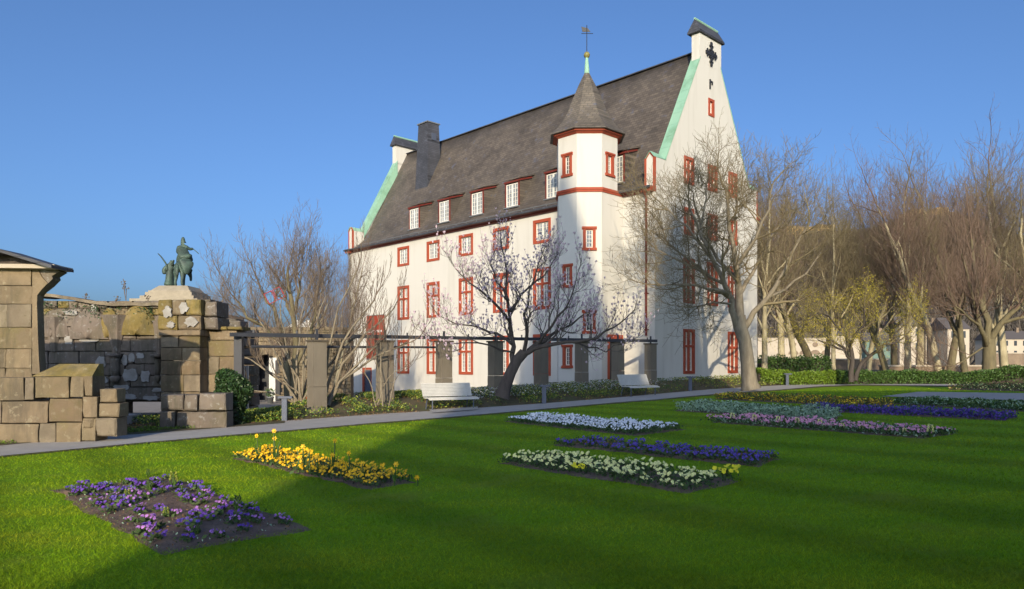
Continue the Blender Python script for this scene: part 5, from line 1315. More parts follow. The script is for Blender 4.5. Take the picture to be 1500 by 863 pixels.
o = cover('ground_cover', 9000, 1010, 1560, .15, 4.5, .20, .045, M['leaf']); o['label'] = 'dark low plants between the right hand path and the hedges'
o = cover('ground_cover', 5000, 1040, 1260, .15, 4., .18, .04, M['leaf_yellow']); o['label'] = 'sunlit green shoots round the big bare tree'
o = cover('ground_cover', 3500, -60, 420, .05, 1.1, .10, .03, M['leaf_bright']); o['label'] = 'patchy weeds at the foot of the ruined walls'
o = cover('ground_cover', 3600, -60, 300, -.32, .02, .10, .022, M['leaf_bright']); o['label'] = 'narrow strip of weeds between the path and the ruined walls'
o = cover('leaf_litter', 5200, -60, 700, -.34, .08, .02, .022, M['leaf_litter']); o['label'] = 'dry leaves gathered along the far edge of the path'
P_ = strip_points(3800, 690, 1000, .8, 3.2); pts = P_[:, :3].copy(); pts[:, 2] += .2+.06*nrs.rand(len(pts)); v, f = leaves(pts, .028, nrs, flat=True)
o = link('white_ground_flowers', to_mesh('white_ground_flowers', v, f, M['p_white'])); tag(o, 'tiny white spring flowers scattered over the ground cover', None, None, 'stuff')

# ------------------------------------------------------------------ lawn grass blades
def grass(n, y0, y1):
    t = nrs.rand(n); Y_ = 1/(1/y0+(1/y1-1/y0)*t); hw = .78*Y_+1.0; X_ = nrs.uniform(-1, 1, n)*hw
    keep = np.ones(n, bool)
    nearP = [(p.x, p.y) for p in NEAR]; lawnP = [(-60, -3)]+[(x, y) for x, y in nearP]+[(60, -3)]
    keep &= inpoly_np(X_, Y_, lawnP)
    for P in list(BEDS.values())+[GRAVEL]:
        c_ = sum(P, Vector())/4; sh = 1-.10/max(.5, (P[0]-P[2]).length/2); jt = nrs.normal(0, .03, (2, n))
        keep &= ~inpoly_np(X_+jt[0], Y_+jt[1], [(c_.x+(p.x-c_.x)*sh, c_.y+(p.y-c_.y)*sh) for p in P])
    X_, Y_ = X_[keep], Y_[keep]; n = len(X_)
    h = nrs.uniform(.014, .032, n)*(1+.02*Y_); w = .0022*np.maximum(1, Y_/6.)*nrs.uniform(.8, 1.4, n); a = nrs.uniform(0, 2*pi, n)
    lx = nrs.normal(0, 1., n)*h; ly = nrs.normal(0, 1., n)*h; zb_ = .42*np.tanh(X_/14)
    V = np.empty((n, 3, 3)); V[:, 0] = np.stack([X_-np.cos(a)*w, Y_-np.sin(a)*w, zb_], 1); V[:, 1] = np.stack([X_+np.cos(a)*w, Y_+np.sin(a)*w, zb_], 1); V[:, 2] = np.stack([X_+lx, Y_+ly, zb_+h], 1)
    return V.reshape(-1, 3), np.arange(3*n).reshape(-1, 3)
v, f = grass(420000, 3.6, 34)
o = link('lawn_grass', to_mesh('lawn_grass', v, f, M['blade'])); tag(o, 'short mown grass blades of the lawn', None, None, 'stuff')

# ------------------------------------------------------------------ flowers
def clump_mesh(seed, r, nfl, fs, h, hue=None, leafn=26, ls=.03):
    r_ = random.Random(seed); V = []; F = []
    for k in range(nfl):
        a = r_.uniform(0, 6.28); rr = r*math.sqrt(r_.random()); c = Vector((rr*cos(a), rr*sin(a), h*r_.uniform(.6, 1.1)))
        n_ = Vector((r_.gauss(0, .45), -abs(r_.gauss(.75, .4)), r_.uniform(.45, 1.2))).normalized()
        u = n_.cross(Vector((0, 0, 1))).normalized(); w = u.cross(n_)
        for j in range(5):
            b = 2*pi*j/5+r_.uniform(-.2, .2); d = u*cos(b)+w*sin(b); t = u*-sin(b)+w*cos(b); s = fs*r_.uniform(.85, 1.15)
            i = len(V); V += [c, c+d*s*.6+t*s*.5+n_*s*.1, c+d*s+n_*s*.02, c+d*s*.6-t*s*.5+n_*s*.1]; F.append((i, i+1, i+2, i+3))
    rs = np.random.RandomState(seed); pts = np.stack([rs.normal(0, r*.5, leafn), rs.normal(0, r*.5, leafn), rs.uniform(.01, h*.8, leafn)], 1)
    lv, lf = leaves(pts, ls, rs)
    return V, np.array(F), lv, lf
def make_protos(n, m, **k):
    out = []
    for s in range(n):
        V, F, lv, lf = clump_mesh(100+s*7+hash(m.name) % 50 if False else 100+s*7, **k); out.append((to_mesh('blossoms', V, F, m), to_mesh('foliage', lv, lf, M['leaf_flower'])))
    return out
def scatter_bed(key, n, mind, inset=.06, seed=1, dens=None):
    P = BEDS[key]; r_ = random.Random(seed); xs = [p.x for p in P]; ys_ = [p.y for p in P]; out = []; tries = 0
    cx = sum(xs)/4; cy = sum(ys_)/4; Q = [(p.x+(cx-p.x)*inset, p.y+(cy-p.y)*inset) for p in P]
    while len(out) < n and tries < 40000:
        tries += 1; x, y = r_.uniform(min(xs), max(xs)), r_.uniform(min(ys_), max(ys_))
        if not inpoly(x, y, Q): continue
        if any((x-a)**2+(y-b)**2 < mind*mind for a, b in out): continue
        if dens and r_.random() > dens(x, y): continue
        out.append((x, y))
    return out
def put_clump(name, proto, x, y, label, cat, group, s=1.):
    o = empty(name, (x, y, g0(x, y)+.02), rng.uniform(-.6, .6), label, cat, group); o.scale = (s, s, s)
    link('foliage', proto[1], o); link('blossoms', proto[0], o); return o
VI = make_protos(5, M['p_violet'], r=.085, nfl=9, fs=.017, h=.07); LI = make_protos(4, M['p_lilac'], r=.08, nfl=7, fs=.016, h=.07)
BLc = make_protos(4, M['p_blue'], r=.11, nfl=10, fs=.018, h=.075)
for k, (x, y) in enumerate(scatter_bed('violet', 80, .18, .08, 3)):
    d_ = (x-BEDS['violet'][0].x)
    if rng.random() < .45 and k % 3 == 0: continue
    lil = rng.random() < .38 and y < 9.2
    put_clump('lilac_pansy' if lil else 'violet_pansy', rng.choice(LI if lil else VI+BLc[:1]), x, y, 'small clump of %s pansies on the bare soil of the nearest bed' % ('lilac' if lil else 'violet blue'), 'pansy', '%s pansies in the nearest bed' % ('lilac' if lil else 'violet'), rng.uniform(.75, 1.2))
YE = make_protos(5, M['p_yellow'], r=.12, nfl=12, fs=.019, h=.10)
for x, y in scatter_bed('yellow', 78, .18, .05, 4): put_clump('golden_pansy', rng.choice(YE), x, y, 'golden yellow pansy clump in the left middle bed', 'pansy', 'golden pansies in the left middle bed', rng.uniform(.85, 1.35))
PA = make_protos(5, M['p_pale'], r=.12, nfl=8, fs=.023, h=.10); LE = make_protos(2, M['p_lemon'], r=.13, nfl=14, fs=.026, h=.12)
pl_ = scatter_bed('pale', 62, .22, .07, 5)
for k, (x, y) in enumerate(pl_):
    lem = k in (20, 47)
    put_clump('lemon_pansy' if lem else 'pale_pansy', (LE[k % 2] if lem else rng.choice(PA)), x, y, ('bright lemon yellow pansy clump among the paler ones' if lem else 'pale yellow pansy clump in the long centre bed'), 'pansy', ('lemon pansies' if lem else 'pale yellow pansies in the centre bed'), rng.uniform(.75, 1.3))
for x, y in scatter_bed('blue', 85, .23, .05, 6): put_clump('blue_pansy', rng.choice(BLc), x, y, 'deep blue pansy clump in the narrow centre bed', 'pansy', 'blue pansies in the centre bed', rng.uniform(.9, 1.4))
WH = make_protos(5, M['p_white'], r=.12, nfl=8, fs=.021, h=.11)
for x, y in scatter_bed('white', 190, .17, .06, 7): put_clump('white_pansy', rng.choice(WH), x, y, 'white pansy clump in the bed next to the path', 'pansy', 'white pansies in the bed beside the path', rng.uniform(.85, 1.3))
PI_ = make_protos(4, M['p_pink'], r=.16, nfl=10, fs=.023, h=.11)
for x, y in scatter_bed('pink', 170, .26, .03, 8): put_clump('pink_pansy', rng.choice(PI_), x, y, 'pink pansy clump in the long bed on the right', 'pansy', 'pink pansies in the right hand bed', rng.uniform(.9, 1.4))
def stuff_bed(key, n, size, hgt, mats, name, label, ms=None):
    P = BEDS[key]; xs = [p.x for p in P]; ys_ = [p.y for p in P]; X_ = nrs.uniform(min(xs), max(xs), n*4); Y_ = nrs.uniform(min(ys_), max(ys_), n*4)
    k = inpoly_np(X_, Y_, [(p.x, p.y) for p in P]); X_, Y_ = X_[k][:n], Y_[k][:n]
    cl = (np.sin(X_*5.1+Y_)+np.sin(Y_*4.3-X_*2)+2)/4
    pts = np.stack([X_, Y_, .42*np.tanh(X_/14)+.02+nrs.rand(len(X_))*hgt*(.6+.6*cl)], 1); VV = []; FF = []; mi_ = []
    v, f = leaves(pts, size, nrs)
    mi_ = nrs.choice(len(mats), len(pts), p=ms)
    o = link(name, to_mesh(name, v, f, mats, mi_)); tag(o, label, None, None, 'stuff')
stuff_bed('silver', 9000, .035, .24, [M['leaf_silver'], M['leaf']], 'silver_foliage_planting', 'dense silver green foliage plants in the low bed', [.8, .2])
stuff_bed('amber', 9500, .035, .20, [M['leaf'], M['p_orange'], M['leaf_litter'], M['p_lemon']], 'amber_flower_planting', 'dark leaved planting dotted with amber and yellow flowers', [.45, .22, .25, .08])
stuff_bed('royal', 6500, .035, .17, [M['p_blue'], M['leaf'], M['p_violet']], 'royal_blue_flower_planting', 'thin row of royal blue flowers on the right', [.5, .3, .2])
stuff_bed('green', 7500, .04, .18, [M['leaf'], M['leaf_silver']], 'green_foliage_planting', 'plain green foliage planting by the gravel area', [.8, .2])
stuff_bed('edge', 5000, .045, .22, [M['leaf'], M['leaf_litter'], M['p_pale']], 'edge_planting', 'sparse planting with pale flowers beside the far path', [.55, .33, .12])
stuff_bed('pink', 5000, .03, .10, [M['leaf_flower'], M['leaf_silver']], 'low_leaf_planting', 'grey green leaves under the pink pansies', [.6, .4])
stuff_bed('white', 4200, .025, .09, [M['leaf_flower'], M['leaf']], 'low_leaf_planting', 'small green leaves under the white pansies', [.6, .4])
stuff_bed('yellow', 1800, .02, .10, [M['leaf_flower'], M['leaf']], 'low_leaf_planting', 'green leaves under the golden pansies', [.6, .4])
stuff_bed('violet', 1600, .013, .03, [M['leaf_flower'], M['leaf_litter'], M['leaf_silver']], 'low_leaf_planting', 'small leaves and litter on the soil of the nearest bed', [.4, .4, .2])
stuff_bed('pale', 2200, .022, .08, [M['leaf_flower'], M['leaf']], 'low_leaf_planting', 'green leaves under the pale yellow pansies', [.6, .4])
stuff_bed('blue', 2200, .022, .08, [M['leaf_flower'], M['leaf_litter']], 'low_leaf_planting', 'leaves under the deep blue pansies', [.6, .4])
# daffodils and hyacinths
def daffodil(x, y, h, s, label, grp='daffodils rising above the golden pansies'):
    r_ = random.Random(int(x*977+y*131)); o = empty('daffodil', (x, y, g0(x, y)+.02), 0, label, 'daffodil', grp)
    st = MB(); top = Vector((r_.uniform(-.03, .03), r_.uniform(-.03, .03), h)); st.tube([(0, 0, -.02), (top.x*.5, top.y*.5, h*.5), top], .009, 5)
    for k in range(6):
        a = r_.uniform(0, 6.28); l_ = h*r_.uniform(.5, .85); dx, dy = cos(a)*l_*.35, sin(a)*l_*.35; w = .008
        st.poly([(-w*sin(a), w*cos(a), 0), (w*sin(a), -w*cos(a), 0), (dx*.6+w*sin(a), dy*.6-w*cos(a), l_*.7), (dx, dy, l_), (dx*.6-w*sin(a), dy*.6+w*cos(a), l_*.7)])
    st.build('stem', M['leaf'], o)
    fl = MB(); n_ = Vector((r_.gauss(0, .4), -1, .25)).normalized(); u = n_.cross(Vector((0, 0, 1))).normalized(); w = u.cross(n_)
    for j in range(6):
        b = 2*pi*j/6; d = u*cos(b)+w*sin(b); t = u*-sin(b)+w*cos(b); fl.poly([top, top+d*s*.6+t*s*.28, top+d*s, top+d*s*.6-t*s*.28])
    fl.rings([[top+n_*a_+(u*cos(2*pi*k/8)+w*sin(2*pi*k/8))*r0_ for k in range(8)] for a_, r0_ in ((0, s*.25), (s*.5, s*.3), (s*.6, s*.4))]); fl.build('flower', M['p_yellow'], o)
ds_ = [(379, 676, 36), (401, 683, 50), (404, 680, 36), (419, 686, 24), (438, 690, 30), (445, 692, 36), (437, 694, 22), (454, 697, 34), (466, 697, 26), (489, 692, 44), (486, 694, 26), (513, 700, 34), (533, 705, 24), (578, 712, 30), (612, 712, 10)]
dl = ['leftmost', 'tallest', 'second tallest']
for k, (px, py, hp) in enumerate(ds_):
    p = unp(px, py); daffodil(p.x, p.y, hp/FPX*p.y, .042, 'yellow daffodil on a tall stem above the golden pansies' if k < 13 else ('lone yellow daffodil near the right tip of the golden bed' if k == 13 else 'single low yellow bloom on the grass off the right tip of the golden bed'))
def hyacinth(px, py, hp, m, label, grp, name='hyacinth'):
    p = unp(px, py); h = hp/FPX*p.y; r_ = random.Random(int(px*7+py)); o = empty(name, p, 0, label, 'hyacinth', grp)
    fl = MB(); 
    for j in range(26):
        z = h*(.45+.55*j/26); a = j*2.4; rr = .035*(1.15-.75*j/26)*h/.25; c = Vector((rr*cos(a), rr*sin(a), z)); d = Vector((cos(a), sin(a), .3)); t = Vector((-sin(a), cos(a), 0)); s = .02*h/.25
        fl.poly([c, c+d*s+t*s, c+d*s*1.7, c+d*s-t*s]); fl.poly([c, c+d*s+Vector((0, 0, s)), c+d*s*1.5, c+d*s-Vector((0, 0, s))])
    fl.build('bloom', M[m], o)
    lf = MB(); lf.tube([(0, 0, -.02), (0, 0, h*.95)], .008, 5)
    for k in range(6):
        a = k*1.05+r_.uniform(-.2, .2); l_ = h*r_.uniform(.55, .8); w = .014; lf.poly([(-w*sin(a), w*cos(a), 0), (w*sin(a), -w*cos(a), 0), (cos(a)*l_*.3+w*sin(a), sin(a)*l_*.3-w*cos(a), l_*.6), (cos(a)*l_*.45, sin(a)*l_*.45, l_), (cos(a)*l_*.3-w*sin(a), sin(a)*l_*.3+w*cos(a), l_*.6)])
    lf.build('leaves', M['leaf'], o)
for px, py, hp in ((130, 718, 12), (186, 734, 17), (217, 699, 12), (219, 721, 15), (266, 723, 13), (291, 728, 12), (243, 761, 18), (289, 787, 18), (369, 766, 15)):
    hyacinth(px, py, hp, 'leaf_yellow' if (px in (186, 243)) else 'leaf', ('bright green budding hyacinth in the nearest bed' if px in (186, 243) else 'dark green budding hyacinth in the nearest bed'), 'budding hyacinths in the nearest bed')
hyacinth(254, 716, 25, 'leaf_yellow', 'tall single green flower spike at the back of the nearest bed', 'budding hyacinths in the nearest bed')
hyacinth(348, 752, 26, 'leaf', 'tallest dark green spike on the right side of the nearest bed', 'budding hyacinths in the nearest bed')
for k, px in enumerate((1073, 1105, 1140, 1168, 1201, 1234, 1262, 1276, 1304, 1325, 1363)):
    py = 616+(px-1073)*.075; hyacinth(px, py+4, 15 if k < 5 else (20 if px == 1363 else 12), 'p_pale', ('tallest cream hyacinth near the right end of the pink bed' if px == 1363 else ('leftmost dark leaved cream hyacinth in the pink bed' if k == 0 else 'cream hyacinth standing among the pink pansies')), 'cream hyacinths in the pink bed')

# ------------------------------------------------------------------ benches and bollard lights
def bench(loc, rz, label):
    o = empty('park_bench', loc, rz, label, 'bench', 'slatted benches along the path')
    L = 1.85
    # local: x along, -y towards the sitter's front
    st = MB()
    for k in range(8):
        y = -.46+k*.062; z = .44-.0*k if k > 1 else .44-(1-k)*.018-.002; st.box((-L/2, y, z-.03), (L/2, y+.042, z))
    # rolled front slat
    st.box((-L/2, -.505, .36), (L/2, -.475, .405)); st.build('seat', M['bench'], o)
    bk = MB()
    for k in range(9):
        t = k/8; y = .055+t*.17; z = .49+t*.40; bk.hexa([(-L/2, y, z-.022), (L/2, y, z-.022), (L/2, y+.022, z-.03), (-L/2, y+.022, z-.03), (-L/2, y+.012, z+.02), (L/2, y+.012, z+.02), (L/2, y+.034, z+.012), (-L/2, y+.034, z+.012)])
    bk.build('backrest', M['bench'], o)
    for x in (-L/2+.16, L/2-.16):
        for y0, y1 in ((-.40, -.38), (.06, .18)):
            e = MB(); e.tube([(x, y0, .41), (x, y1, .0)], .024, 8); e.box((x-.05, y1-.05, 0), (x+.05, y1+.05, .012)); e.build('leg', M['steel'], o)
        e = MB(); e.box((x-.02, -.46, .37), (x+.02, .06, .408)); e.tube([(x, .02, .40), (x, .10, .5), (x, .27, .90)], .02, 6); e.build('side_frame', M['steel'], o)
    return o
def path_dir(px):
    i = next(k for k in range(len(FAR_PX)-1) if FAR_PX[k][0] <= px <= FAR_PX[k+1][0]); d = FAR[i+1]-FAR[i]; return math.atan2(d.y, d.x)
pb = unp(657, 600.5); bench((pb.x, pb.y, pb.z+.01), path_dir(657)-.12, 'pale slatted bench half in sunshine, left of the magnolia')
pb = unp(932, 580.5); bench((pb.x, pb.y, pb.z+.01), path_dir(932)-.15, 'pale slatted bench in the shade near the house corner')
struct(link('bench_pad', to_mesh('bench_pad', *ribbon([unp(632, 607), unp(700, 602)], [unp(628, 601), unp(700, 596)], 6, .05, 2), M['asphalt_path'])))
for px, py, hp, lab in ((417, 617.5, 37, 'grey bollard light by the path before the bare shrubs, nearest to the ruins'), (797, 592, 28, 'dark blue bollard light beside the path right of the magnolia'), (1011, 573.5, 22, 'bollard light standing in front of the shaded gable corner'),
                        (1153, 565, 18, 'slim sunlit bollard light before the laurel hedge'), (1437, 561, 17, 'bollard light before the dark hedge near the thick right hand trunk')):
    p = unp(px, py); h = hp/FPX*p.y
    o = empty('bollard_light', p, 0, lab, 'bollard', 'bollard lights along the path'); w = .075
    e = MB(); e.box((-w, -.05, -.05), (w, .05, h-.06)); e.build('post', M['steel'], o)
    e = MB(); e.box((-w-.10, -.09, h-.06), (w+.16, .09, h)); ho = e.build('head', M['steel'], o)
    e = MB(); e.box((w+.01, -.06, h-.068), (w+.14, .06, h-.061)); e.build('lens', M['lamp_glass'], ho)

# ------------------------------------------------------------------ monument on the river point
Ym = 214.; qm = Ym/FPX
mon = empty('equestrian_monument', ((262-CXP)*qm, Ym, 0), 0, 'green bronze rider on horseback with winged figure on a stepped base above the ruins', 'monument')
zt = zat(420.5, Ym); e = MB()
for hw, z0, z1 in ((14, 0, zt-8), (9.5, zt-8, zt-4.2), (7.6, zt-4.2, zt-3.2), (6.6, zt-3.2, zt-2.1), (6.0, zt-2.1, zt-1.6)): e.box((-hw, -hw, z0), (hw, hw, z1))
e.prism([(-5.6, -5.6), (5.6, -5.6), (5.6, 5.6), (-5.6, 5.6)], zt-1.6, zt, 0, [(-3.9, -3.9), (4.2, -3.9), (4.2, 3.9), (-3.9, 3.9)]); e.build('pedestal', M['monument_stone'], mon)
def skin(name, nodes, edges, m, parent, loc, sub=2, root=0):
    me = bpy.data.meshes.new(name); me.from_pydata([n[:3] for n in nodes], edges, []); me.materials.append(m)
    o = link(name, me, parent, loc); o.scale = (1.1,)*3 if parent is mon else (1,)*3; md = o.modifiers.new('skin', 'SKIN'); md.use_smooth_shade = True
    for i, n in enumerate(nodes):
        sv = me.skin_vertices[0].data[i]; r = n[3]; sv.radius = (r*1.18, (n[4] if len(n) > 4 else r)*1.18); sv.use_root = (i == root)
    s_ = o.modifiers.new('sub', 'SUBSURF'); s_.levels = sub; s_.render_levels = sub; return o
# horse seen from behind, walking away (+y); units metres, z from pedestal top
H = [(.9, -1.5, 5.8, 1.25), (.9, 0, 5.9, 1.3), (.9, 1.8, 6.1, 1.2), (.9, 3.2, 7.2, .8), (.9, 4.0, 8.6, .6), (.9, 5.0, 8.6, .5), (.9, 5.8, 7.7, .35),
     (.1, -1.9, 4.2, .75), (-.1, -1.4, 2.3, .42), (-.1, -1.9, 1.2, .32), (-.1, -1.6, .2, .38),
     (1.8, -2.0, 4.2, .75), (2.05, -2.4, 2.4, .42), (2.05, -2.8, 1.3, .3), (2.05, -2.5, .2, .36),
     (.2, 2.3, 4.0, .6), (.1, 2.6, 2.2, .35), (.1, 2.5, .2, .34), (1.6, 2.6, 4.2, .6), (1.6, 3.6, 3.2, .35), (1.7, 3.4, 2., .28),
     (.95, -2.8, 5.6, .4), (1.0, -3.3, 4.2, .5), (1.0, -3.2, 2.6, .35)]
E_ = [(0, 1), (1, 2), (2, 3), (3, 4), (4, 5), (5, 6), (0, 7), (7, 8), (8, 9), (9, 10), (0, 11), (11, 12), (12, 13), (13, 14), (2, 15), (15, 16), (16, 17), (2, 18), (18, 19), (19, 20), (0, 21), (21, 22), (22, 23)]
skin('horse', H, E_, M['bronze'], mon, (0, 0, zt-.1))
Rd = [(1.0, .2, 7.6, .85), (1.0, .1, 8.8, .95), (1.0, .1, 10.2, 1.05, .7), (1.0, .1, 11.2, .45), (1.0, .25, 12.0, .55), (1.0, .25, 12.9, .45), (1.0, .25, 13.5, .22),
      (-.1, .1, 10.6, .5), (-.6, .5, 9.4, .38), (-.1, 1.6, 8.8, .3), (2.1, .1, 10.7, .5), (2.7, .6, 10.2, .36), (3.3, 1.2, 10.5, .3),
      (-.3, .4, 7.2, .6), (-.5, .9, 5.4, .42), (-.5, .9, 4.2, .36), (2.3, .4, 7.2, .6), (2.5, .9, 5.4, .42), (2.5, .9, 4.2, .36)]
E_ = [(0, 1), (1, 2), (2, 3), (3, 4), (4, 5), (5, 6), (2, 7), (7, 8), (8, 9), (2, 10), (10, 11), (11, 12), (0, 13), (13, 14), (14, 15), (0, 16), (16, 17), (17, 18)]
rd = skin('rider', Rd, E_, M['bronze'], mon, (0, 0, zt-.1))
Cl = [(1.3, -.7, 10.8, .9, .4), (1.7, -1.2, 9.2, 1.35, .5), (2.3, -1.8, 7.6, 1.6, .6), (2.9, -2.3, 6.0, 1.5, .6), (3.2, -2.5, 4.4, 1.1, .5), (3.1, -2.4, 3.0, .6, .35), (4.0, -1., 8.4, .6, .4), (4.3, -1.2, 6.2, .9, .4)]
skin('cloak', Cl, [(0, 1), (1, 2), (2, 3), (3, 4), (4, 5), (2, 6), (3, 7)], M['bronze'], rd, (0, 0, 0))
Gn = [(-2.6, .2, 1.2, 1.5, 1.1), (-2.5, .2, 2.8, 1.1, .9), (-2.4, .2, 4.4, .75, .6), (-2.2, .2, 5.6, .8, .55), (-2.1, .2, 6.5, .34), (-2.0, .3, 7.3, .5), (-1.3, .5, 5.8, .3), (-.6, 1.0, 4.8, .25), (-3.0, -.1, 5.6, .5), (-3.8, -.3, 4.7, .6), (-3.6, -.3, 3.4, .5), (-2.6, .2, .1, 1.6, 1.3)]
gn = skin('winged_figure', Gn, [(11, 0), (0, 1), (1, 2), (2, 3), (3, 4), (4, 5), (3, 6), (6, 7), (3, 8), (8, 9), (9, 10)], M['bronze'], mon, (0, 0, zt-.1), root=1)
Wg = [(-2.8, -.5, 5.6, .45, .2), (-3.5, -.8, 6.9, .5, .18), (-4.3, -1., 8.1, .42, .14), (-5.1, -1.1, 8.9, .2, .1), (-2.6, -.6, 4.2, .5, .2)]
skin('wing', Wg, [(0, 1), (1, 2), (2, 3), (0, 4)], M['bronze'], gn, (0, 0, 0))
Wg = [(-1.6, -.5, 5.6, .35, .2), (-1.2, -.8, 6.6, .35, .16), (-.9, -.9, 7.2, .2, .1)]
skin('wing', Wg, [(0, 1), (1, 2)], M['bronze'], gn, (0, 0, 0))
st = MB(); st.tube([(3.3, 1.2, 10.4), (4.6, 1.6, 9.2)], .12, 6); st.build('baton', M['bronze'], rd)

# ------------------------------------------------------------------ far side of the river: hill, fortress, houses, walls
def crest(px):
    pts = [(-400, 560), (200, 545), (700, 500), (1000, 400), (1110, 368), (1160, 350), (1215, 345), (1260, 342), (1300, 332), (1340, 322), (1400, 318), (1450, 332), (1500, 352), (1580, 380), (1900, 420), (2400, 500)]
    for a, b in zip(pts, pts[1:]):
        if a[0] <= px <= b[0]: t = (px-a[0])/(b[0]-a[0]); return a[1]+(b[1]-a[1])*t
    return 560
V = []; nxh, nyh = 160, 26; Y0h, Y1h = 260., 560.
def hill_z(px, Y):
    t = (Y-Y0h)/(Y1h-Y0h); z1 = zat(crest(px), Y1h)-5; s_ = sm(min(1, t*1.05))*.62+.38*min(1, t)
    return -2+(z1+2)*s_+6*math.sin(px*.05+t*5)*t*(1-t)+4*math.sin(px*.13+t*9)*t*(1-t)
for j in range(nyh+4):
    for i in range(nxh+1):
        px = -400+2800*i/nxh; Y = Y0h+(Y1h-Y0h)*j/nyh
        z = hill_z(px, min(Y, Y1h)) if j <= nyh else hill_z(px, Y1h)-(Y-Y1h)*.15
        V.append(((px-CXP)/FPX*Y, Y, z))
F = np.array([(j*(nxh+1)+i, j*(nxh+1)+i+1, (j+1)*(nxh+1)+i+1, (j+1)*(nxh+1)+i) for j in range(nyh+3) for i in range(nxh)])
struct(link('hill', to_mesh('hill', V, F, M['hill'], None, True)))
# leafless woodland on the slope: fan-shaped crowns of upright twigs
n = 9000; VV = []; FF = []
lst = {(3, 3): []}
for k in range(n):
    px = rng.uniform(900, 1650); t = rng.random()**.8; Y = Y0h+(Y1h-Y0h)*t; z = hill_z(px, Y); x = (px-CXP)/FPX*Y; h = rng.uniform(4, 8)
    for j in range(7):
        dx, dy = rng.gauss(0, 2.0), rng.gauss(0, 2.0); w = rng.uniform(.12, .35)
        lst[(3, 3)].append(([(x, y_, z_) if False else (x+dx*f1, Y+dy*f1, z+h*f2) for f1, f2, y_, z_ in ((0, 0, 0, 0), (.6, .5, 0, 0), (1.2, 1*rng.uniform(.8, 1.1), 0, 0))], [w*.8, w, .1]))
o = link('hill_woodland', tubes_to_mesh('hill_woodland', lst, M['hill_tree'])); tag(o, 'leafless brown woodland covering the far hillside', None, None, 'stuff')
def fort(px0, px1, py0, py1, Y, label, steps=()):
    x0, x1 = px24(px0, Y), px24(px1, Y); z0, z1 = zat(py1, Y), zat(py0, Y); o = empty('fortress', ((x0+x1)/2, Y, z0), 0, label, 'fortress', 'fortress buildings on the hill crest')
    w = (x1-x0)/2; h = z1-z0; e = MB(); e.box((-w, 0, -12), (w, 14, h*.75)); 
    for a, b, c in steps: e.box((-w+2*w*a, -.4, -8), (-w+2*w*b, 14.5, h*c))
    e.build('wall', M['fort'], o); e = MB(); n_ = max(4, int(2*w/5))
    for k in range(n_):
        x = -w+2*w*(k+.5)/n_; e.box((x-.7, -.5, h*.30), (x+.7, -.42, h*.52))
    e.build('window_row', M['iron'], o)
    e = MB(); e.box((-w-.3, -.3, h*.75), (w+.3, 14.2, h*.82)); e.build('cornice', M['fort'], o)
fort(1152, 1223, 328, 350, 566, 'long ochre fortress block on the hill crest, seen above the bare trees', ((0, .22, .86), (.62, 1, .95)))
fort(1330, 1400, 306, 330, 566, 'ochre fortress towers at the highest part of the crest on the right', ((.1, .3, 1.), (.6, .85, 1.1)))
# river wall with dark arches, houses
rvw = empty('river_wall', (0, 0, 0)); 
def stone_wall(name, px0, px1, Y, z0, z1, label, m, d=1.5):
    x0, x1 = px24(px0, Y), px24(px1, Y); o = empty(name, ((x0+x1)/2, Y, z0), 0, label, 'wall'); w = (x1-x0)/2
    e = MB(); e.box((-w, 0, -.5), (w, d, z1-z0)); e.build('masonry', M[m], o); e = MB(); e.box((-w-.05, -.12, z1-z0), (w+.05, d+.1, z1-z0+.14)); e.build('coping', M['far_wall'], o); return o
bpy.data.objects.remove(rvw)
stone_wall('garden_boundary_wall', 1110, 1300, 92, .0, zat(527, 92), 'brownish boundary wall under the trees left of the glazed building', 'brown_wall')
stone_wall('promenade_wall', 1300, 1700, 66, .1, zat(537, 66), 'low brown rubble wall behind the dark hedge at the right', 'brown_wall')
stone_wall('upper_wall', 1452, 1700, 100, .1, zat(518, 100), 'reddish brown far wall right of the thick trunk', 'brown_wall')
aw = stone_wall('arcade_wall', 1110, 1262, 150, .0, zat(496, 150), 'pale arcaded wall with small round openings beyond the left park trees', 'far_wall')
e = MB()
for px in (1162, 1178, 1194, 1210):
    x = px24(px, 150)-aw.location.x; z = zat(519, 150)
    e.extr([(x+1.0*cos(a), z+(.9*sin(a))) for a in [pi*k/8 for k in range(9)]], 'y', -.2, .3); e.extr([(x+.55*cos(a), z+2.0+.5*sin(a)) for a in [2*pi*k/10 for k in range(10)]], 'y', -.2, .3)
e.build('arch_opening', M['brown_wall'], aw)
def far_house(px0, px1, eave, ridge, Y, label, wallm='far_wall', floors=3, m_roof='far_roof'):
    x0, x1 = px24(px0, Y), px24(px1, Y); w = (x1-x0)/2; o = empty('riverside_house', ((x0+x1)/2, Y, 0), 0, label, 'house', 'houses across the river'); ze, zr = zat(eave, Y), zat(ridge, Y)
    e = MB(); e.box((-w, 0, -1), (w, 9, ze)); e.build('wall', M[wallm], o)
    e = MB(); e.extr([(-.4, ze), (9.4, ze), (4.5, zr)], 'x', -w-.4, w+.4); rf_ = e.build('roof', M[m_roof], o)
    e = MB(); e.box((w*.4, 3.6, zr-1), (w*.4+.8, 4.5, zr+1)); e.build('chimney', M['brown_wall'], rf_)
    n_ = max(2, int(2*w/2.6))
    for f_ in range(floors):
        for k in range(n_):
            e = MB(); x = -w+2*w*(k+.5)/n_; z = ze*(f_+.35)/floors; e.box((x-.45, -.06, z), (x+.45, -.0, z+ze/floors*.5)); e.box((x-.04, -.09, z), (x+.04, -.061, z+ze/floors*.5)); e.build('window', M['pane'], o)
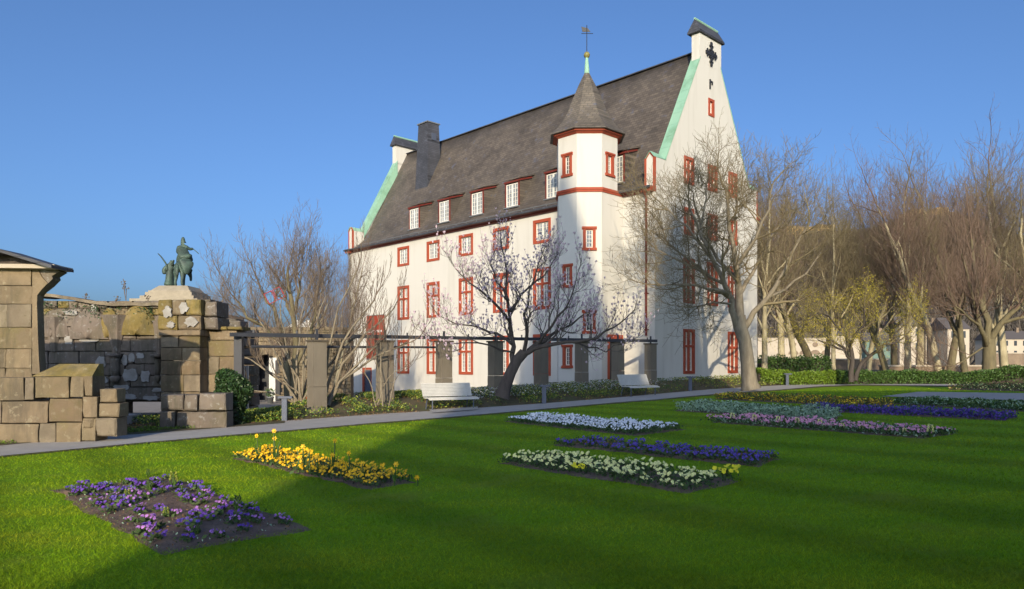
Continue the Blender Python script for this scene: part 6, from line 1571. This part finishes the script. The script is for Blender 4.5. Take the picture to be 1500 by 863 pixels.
for a in ((1268, 1312, 500, 486, 170, 'small green glazed house front seen between the park trees', 'glasshouse', 2), (1318, 1352, 478, 462, 200, 'grey pink house behind the pale upright trunks'), (1356, 1384, 486, 470, 205, 'narrow white house between two trunks'), (1388, 1420, 482, 464, 195, 'white house left of the thick right hand trunk'),
          (1455, 1520, 497, 484, 230, 'long low dark roofed house right of the thick trunk'), (1222, 1262, 492, 478, 200, 'beige house behind the yellow flowering tree')): far_house(*a)

# left far background: white tent tops behind the court wall
for px, lab in ((436, 'white pointed tent top above the courtyard wall, left one'), (452, 'white pointed tent top above the courtyard wall, right one')):
    o = empty('party_tent', at(px, 70), 0, lab, 'tent', 'white tents behind the courtyard wall'); e = MB(); zz_ = zat(478, 70)+.8; e.prism([(-.9, -.9), (.9, -.9), (.9, .9), (-.9, .9)], zz_-.3, zz_+.6, 0, [(-.12, -.12), (.12, -.12), (.12, .12), (-.12, .12)]); e.build('canopy', M['render'], o)
    for sx in (-.85, .85):
        for sy in (-.85, .85): e = MB(); e.tube([(sx, sy, -.2), (sx, sy, zz_-.3)], .04, 5); e.build('leg', M['sash'], o)

# ------------------------------------------------------------------ the church behind the photographer, whose shadow lies on lawn and house
perp = Vector((SUN_H.y, -SUN_H.x, 0)); V0 = -35.
church = empty('twin_tower_church', SUN_H*V0, math.atan2(perp.y, perp.x), 'large stone church with two spired towers standing behind the photographer', 'church')
tan = math.tan(R(SUN_EL))
e = MB()
# local x = u across the light, local y = along it (away from the sun)
def twr(mb, c, hw, hs, apex, mid):
    mb.box((c-hw, -2*hw, -.5), (c+hw, 0, hs)); mb.rings([[(c-a, -hw-a, z), (c+a, -hw-a, z), (c+a, -hw+a, z), (c-a, -hw+a, z)] for a, z in ((hw+.1, hs), (mid[0], mid[1]), (.05, apex))])
twr(e, -.05, 3.6, 18.2, 32.0+.9, (2.0, 25.5)); twr(e, 6.1, 2.1, 21.2, 31.0, (1.2, 26.6))
e.build('tower', M['church'], church)
e = MB(); e.box((3.56, -14, -.5), (17.5, -.02, 18.6)); e.box((17.5, -14, -.5), (60, -.02, 20.4)); e.build('nave', M['church'], church)

# trees behind the photographer that dapple the left of the lawn
for u, vv, k, s_, rz_, lab in ((-8.5, -24, 2, .58, .5, 'bare park tree behind the photographer to the left'), (-14.5, -30, 4, .66, 2.5, 'second bare park tree behind the photographer, further left')):
    p = perp*u+SUN_H*vv; me, H_ = PL[k]; plant('park_tree', me, (p.x, p.y, 0), rz_, s_, lab, 'tree')
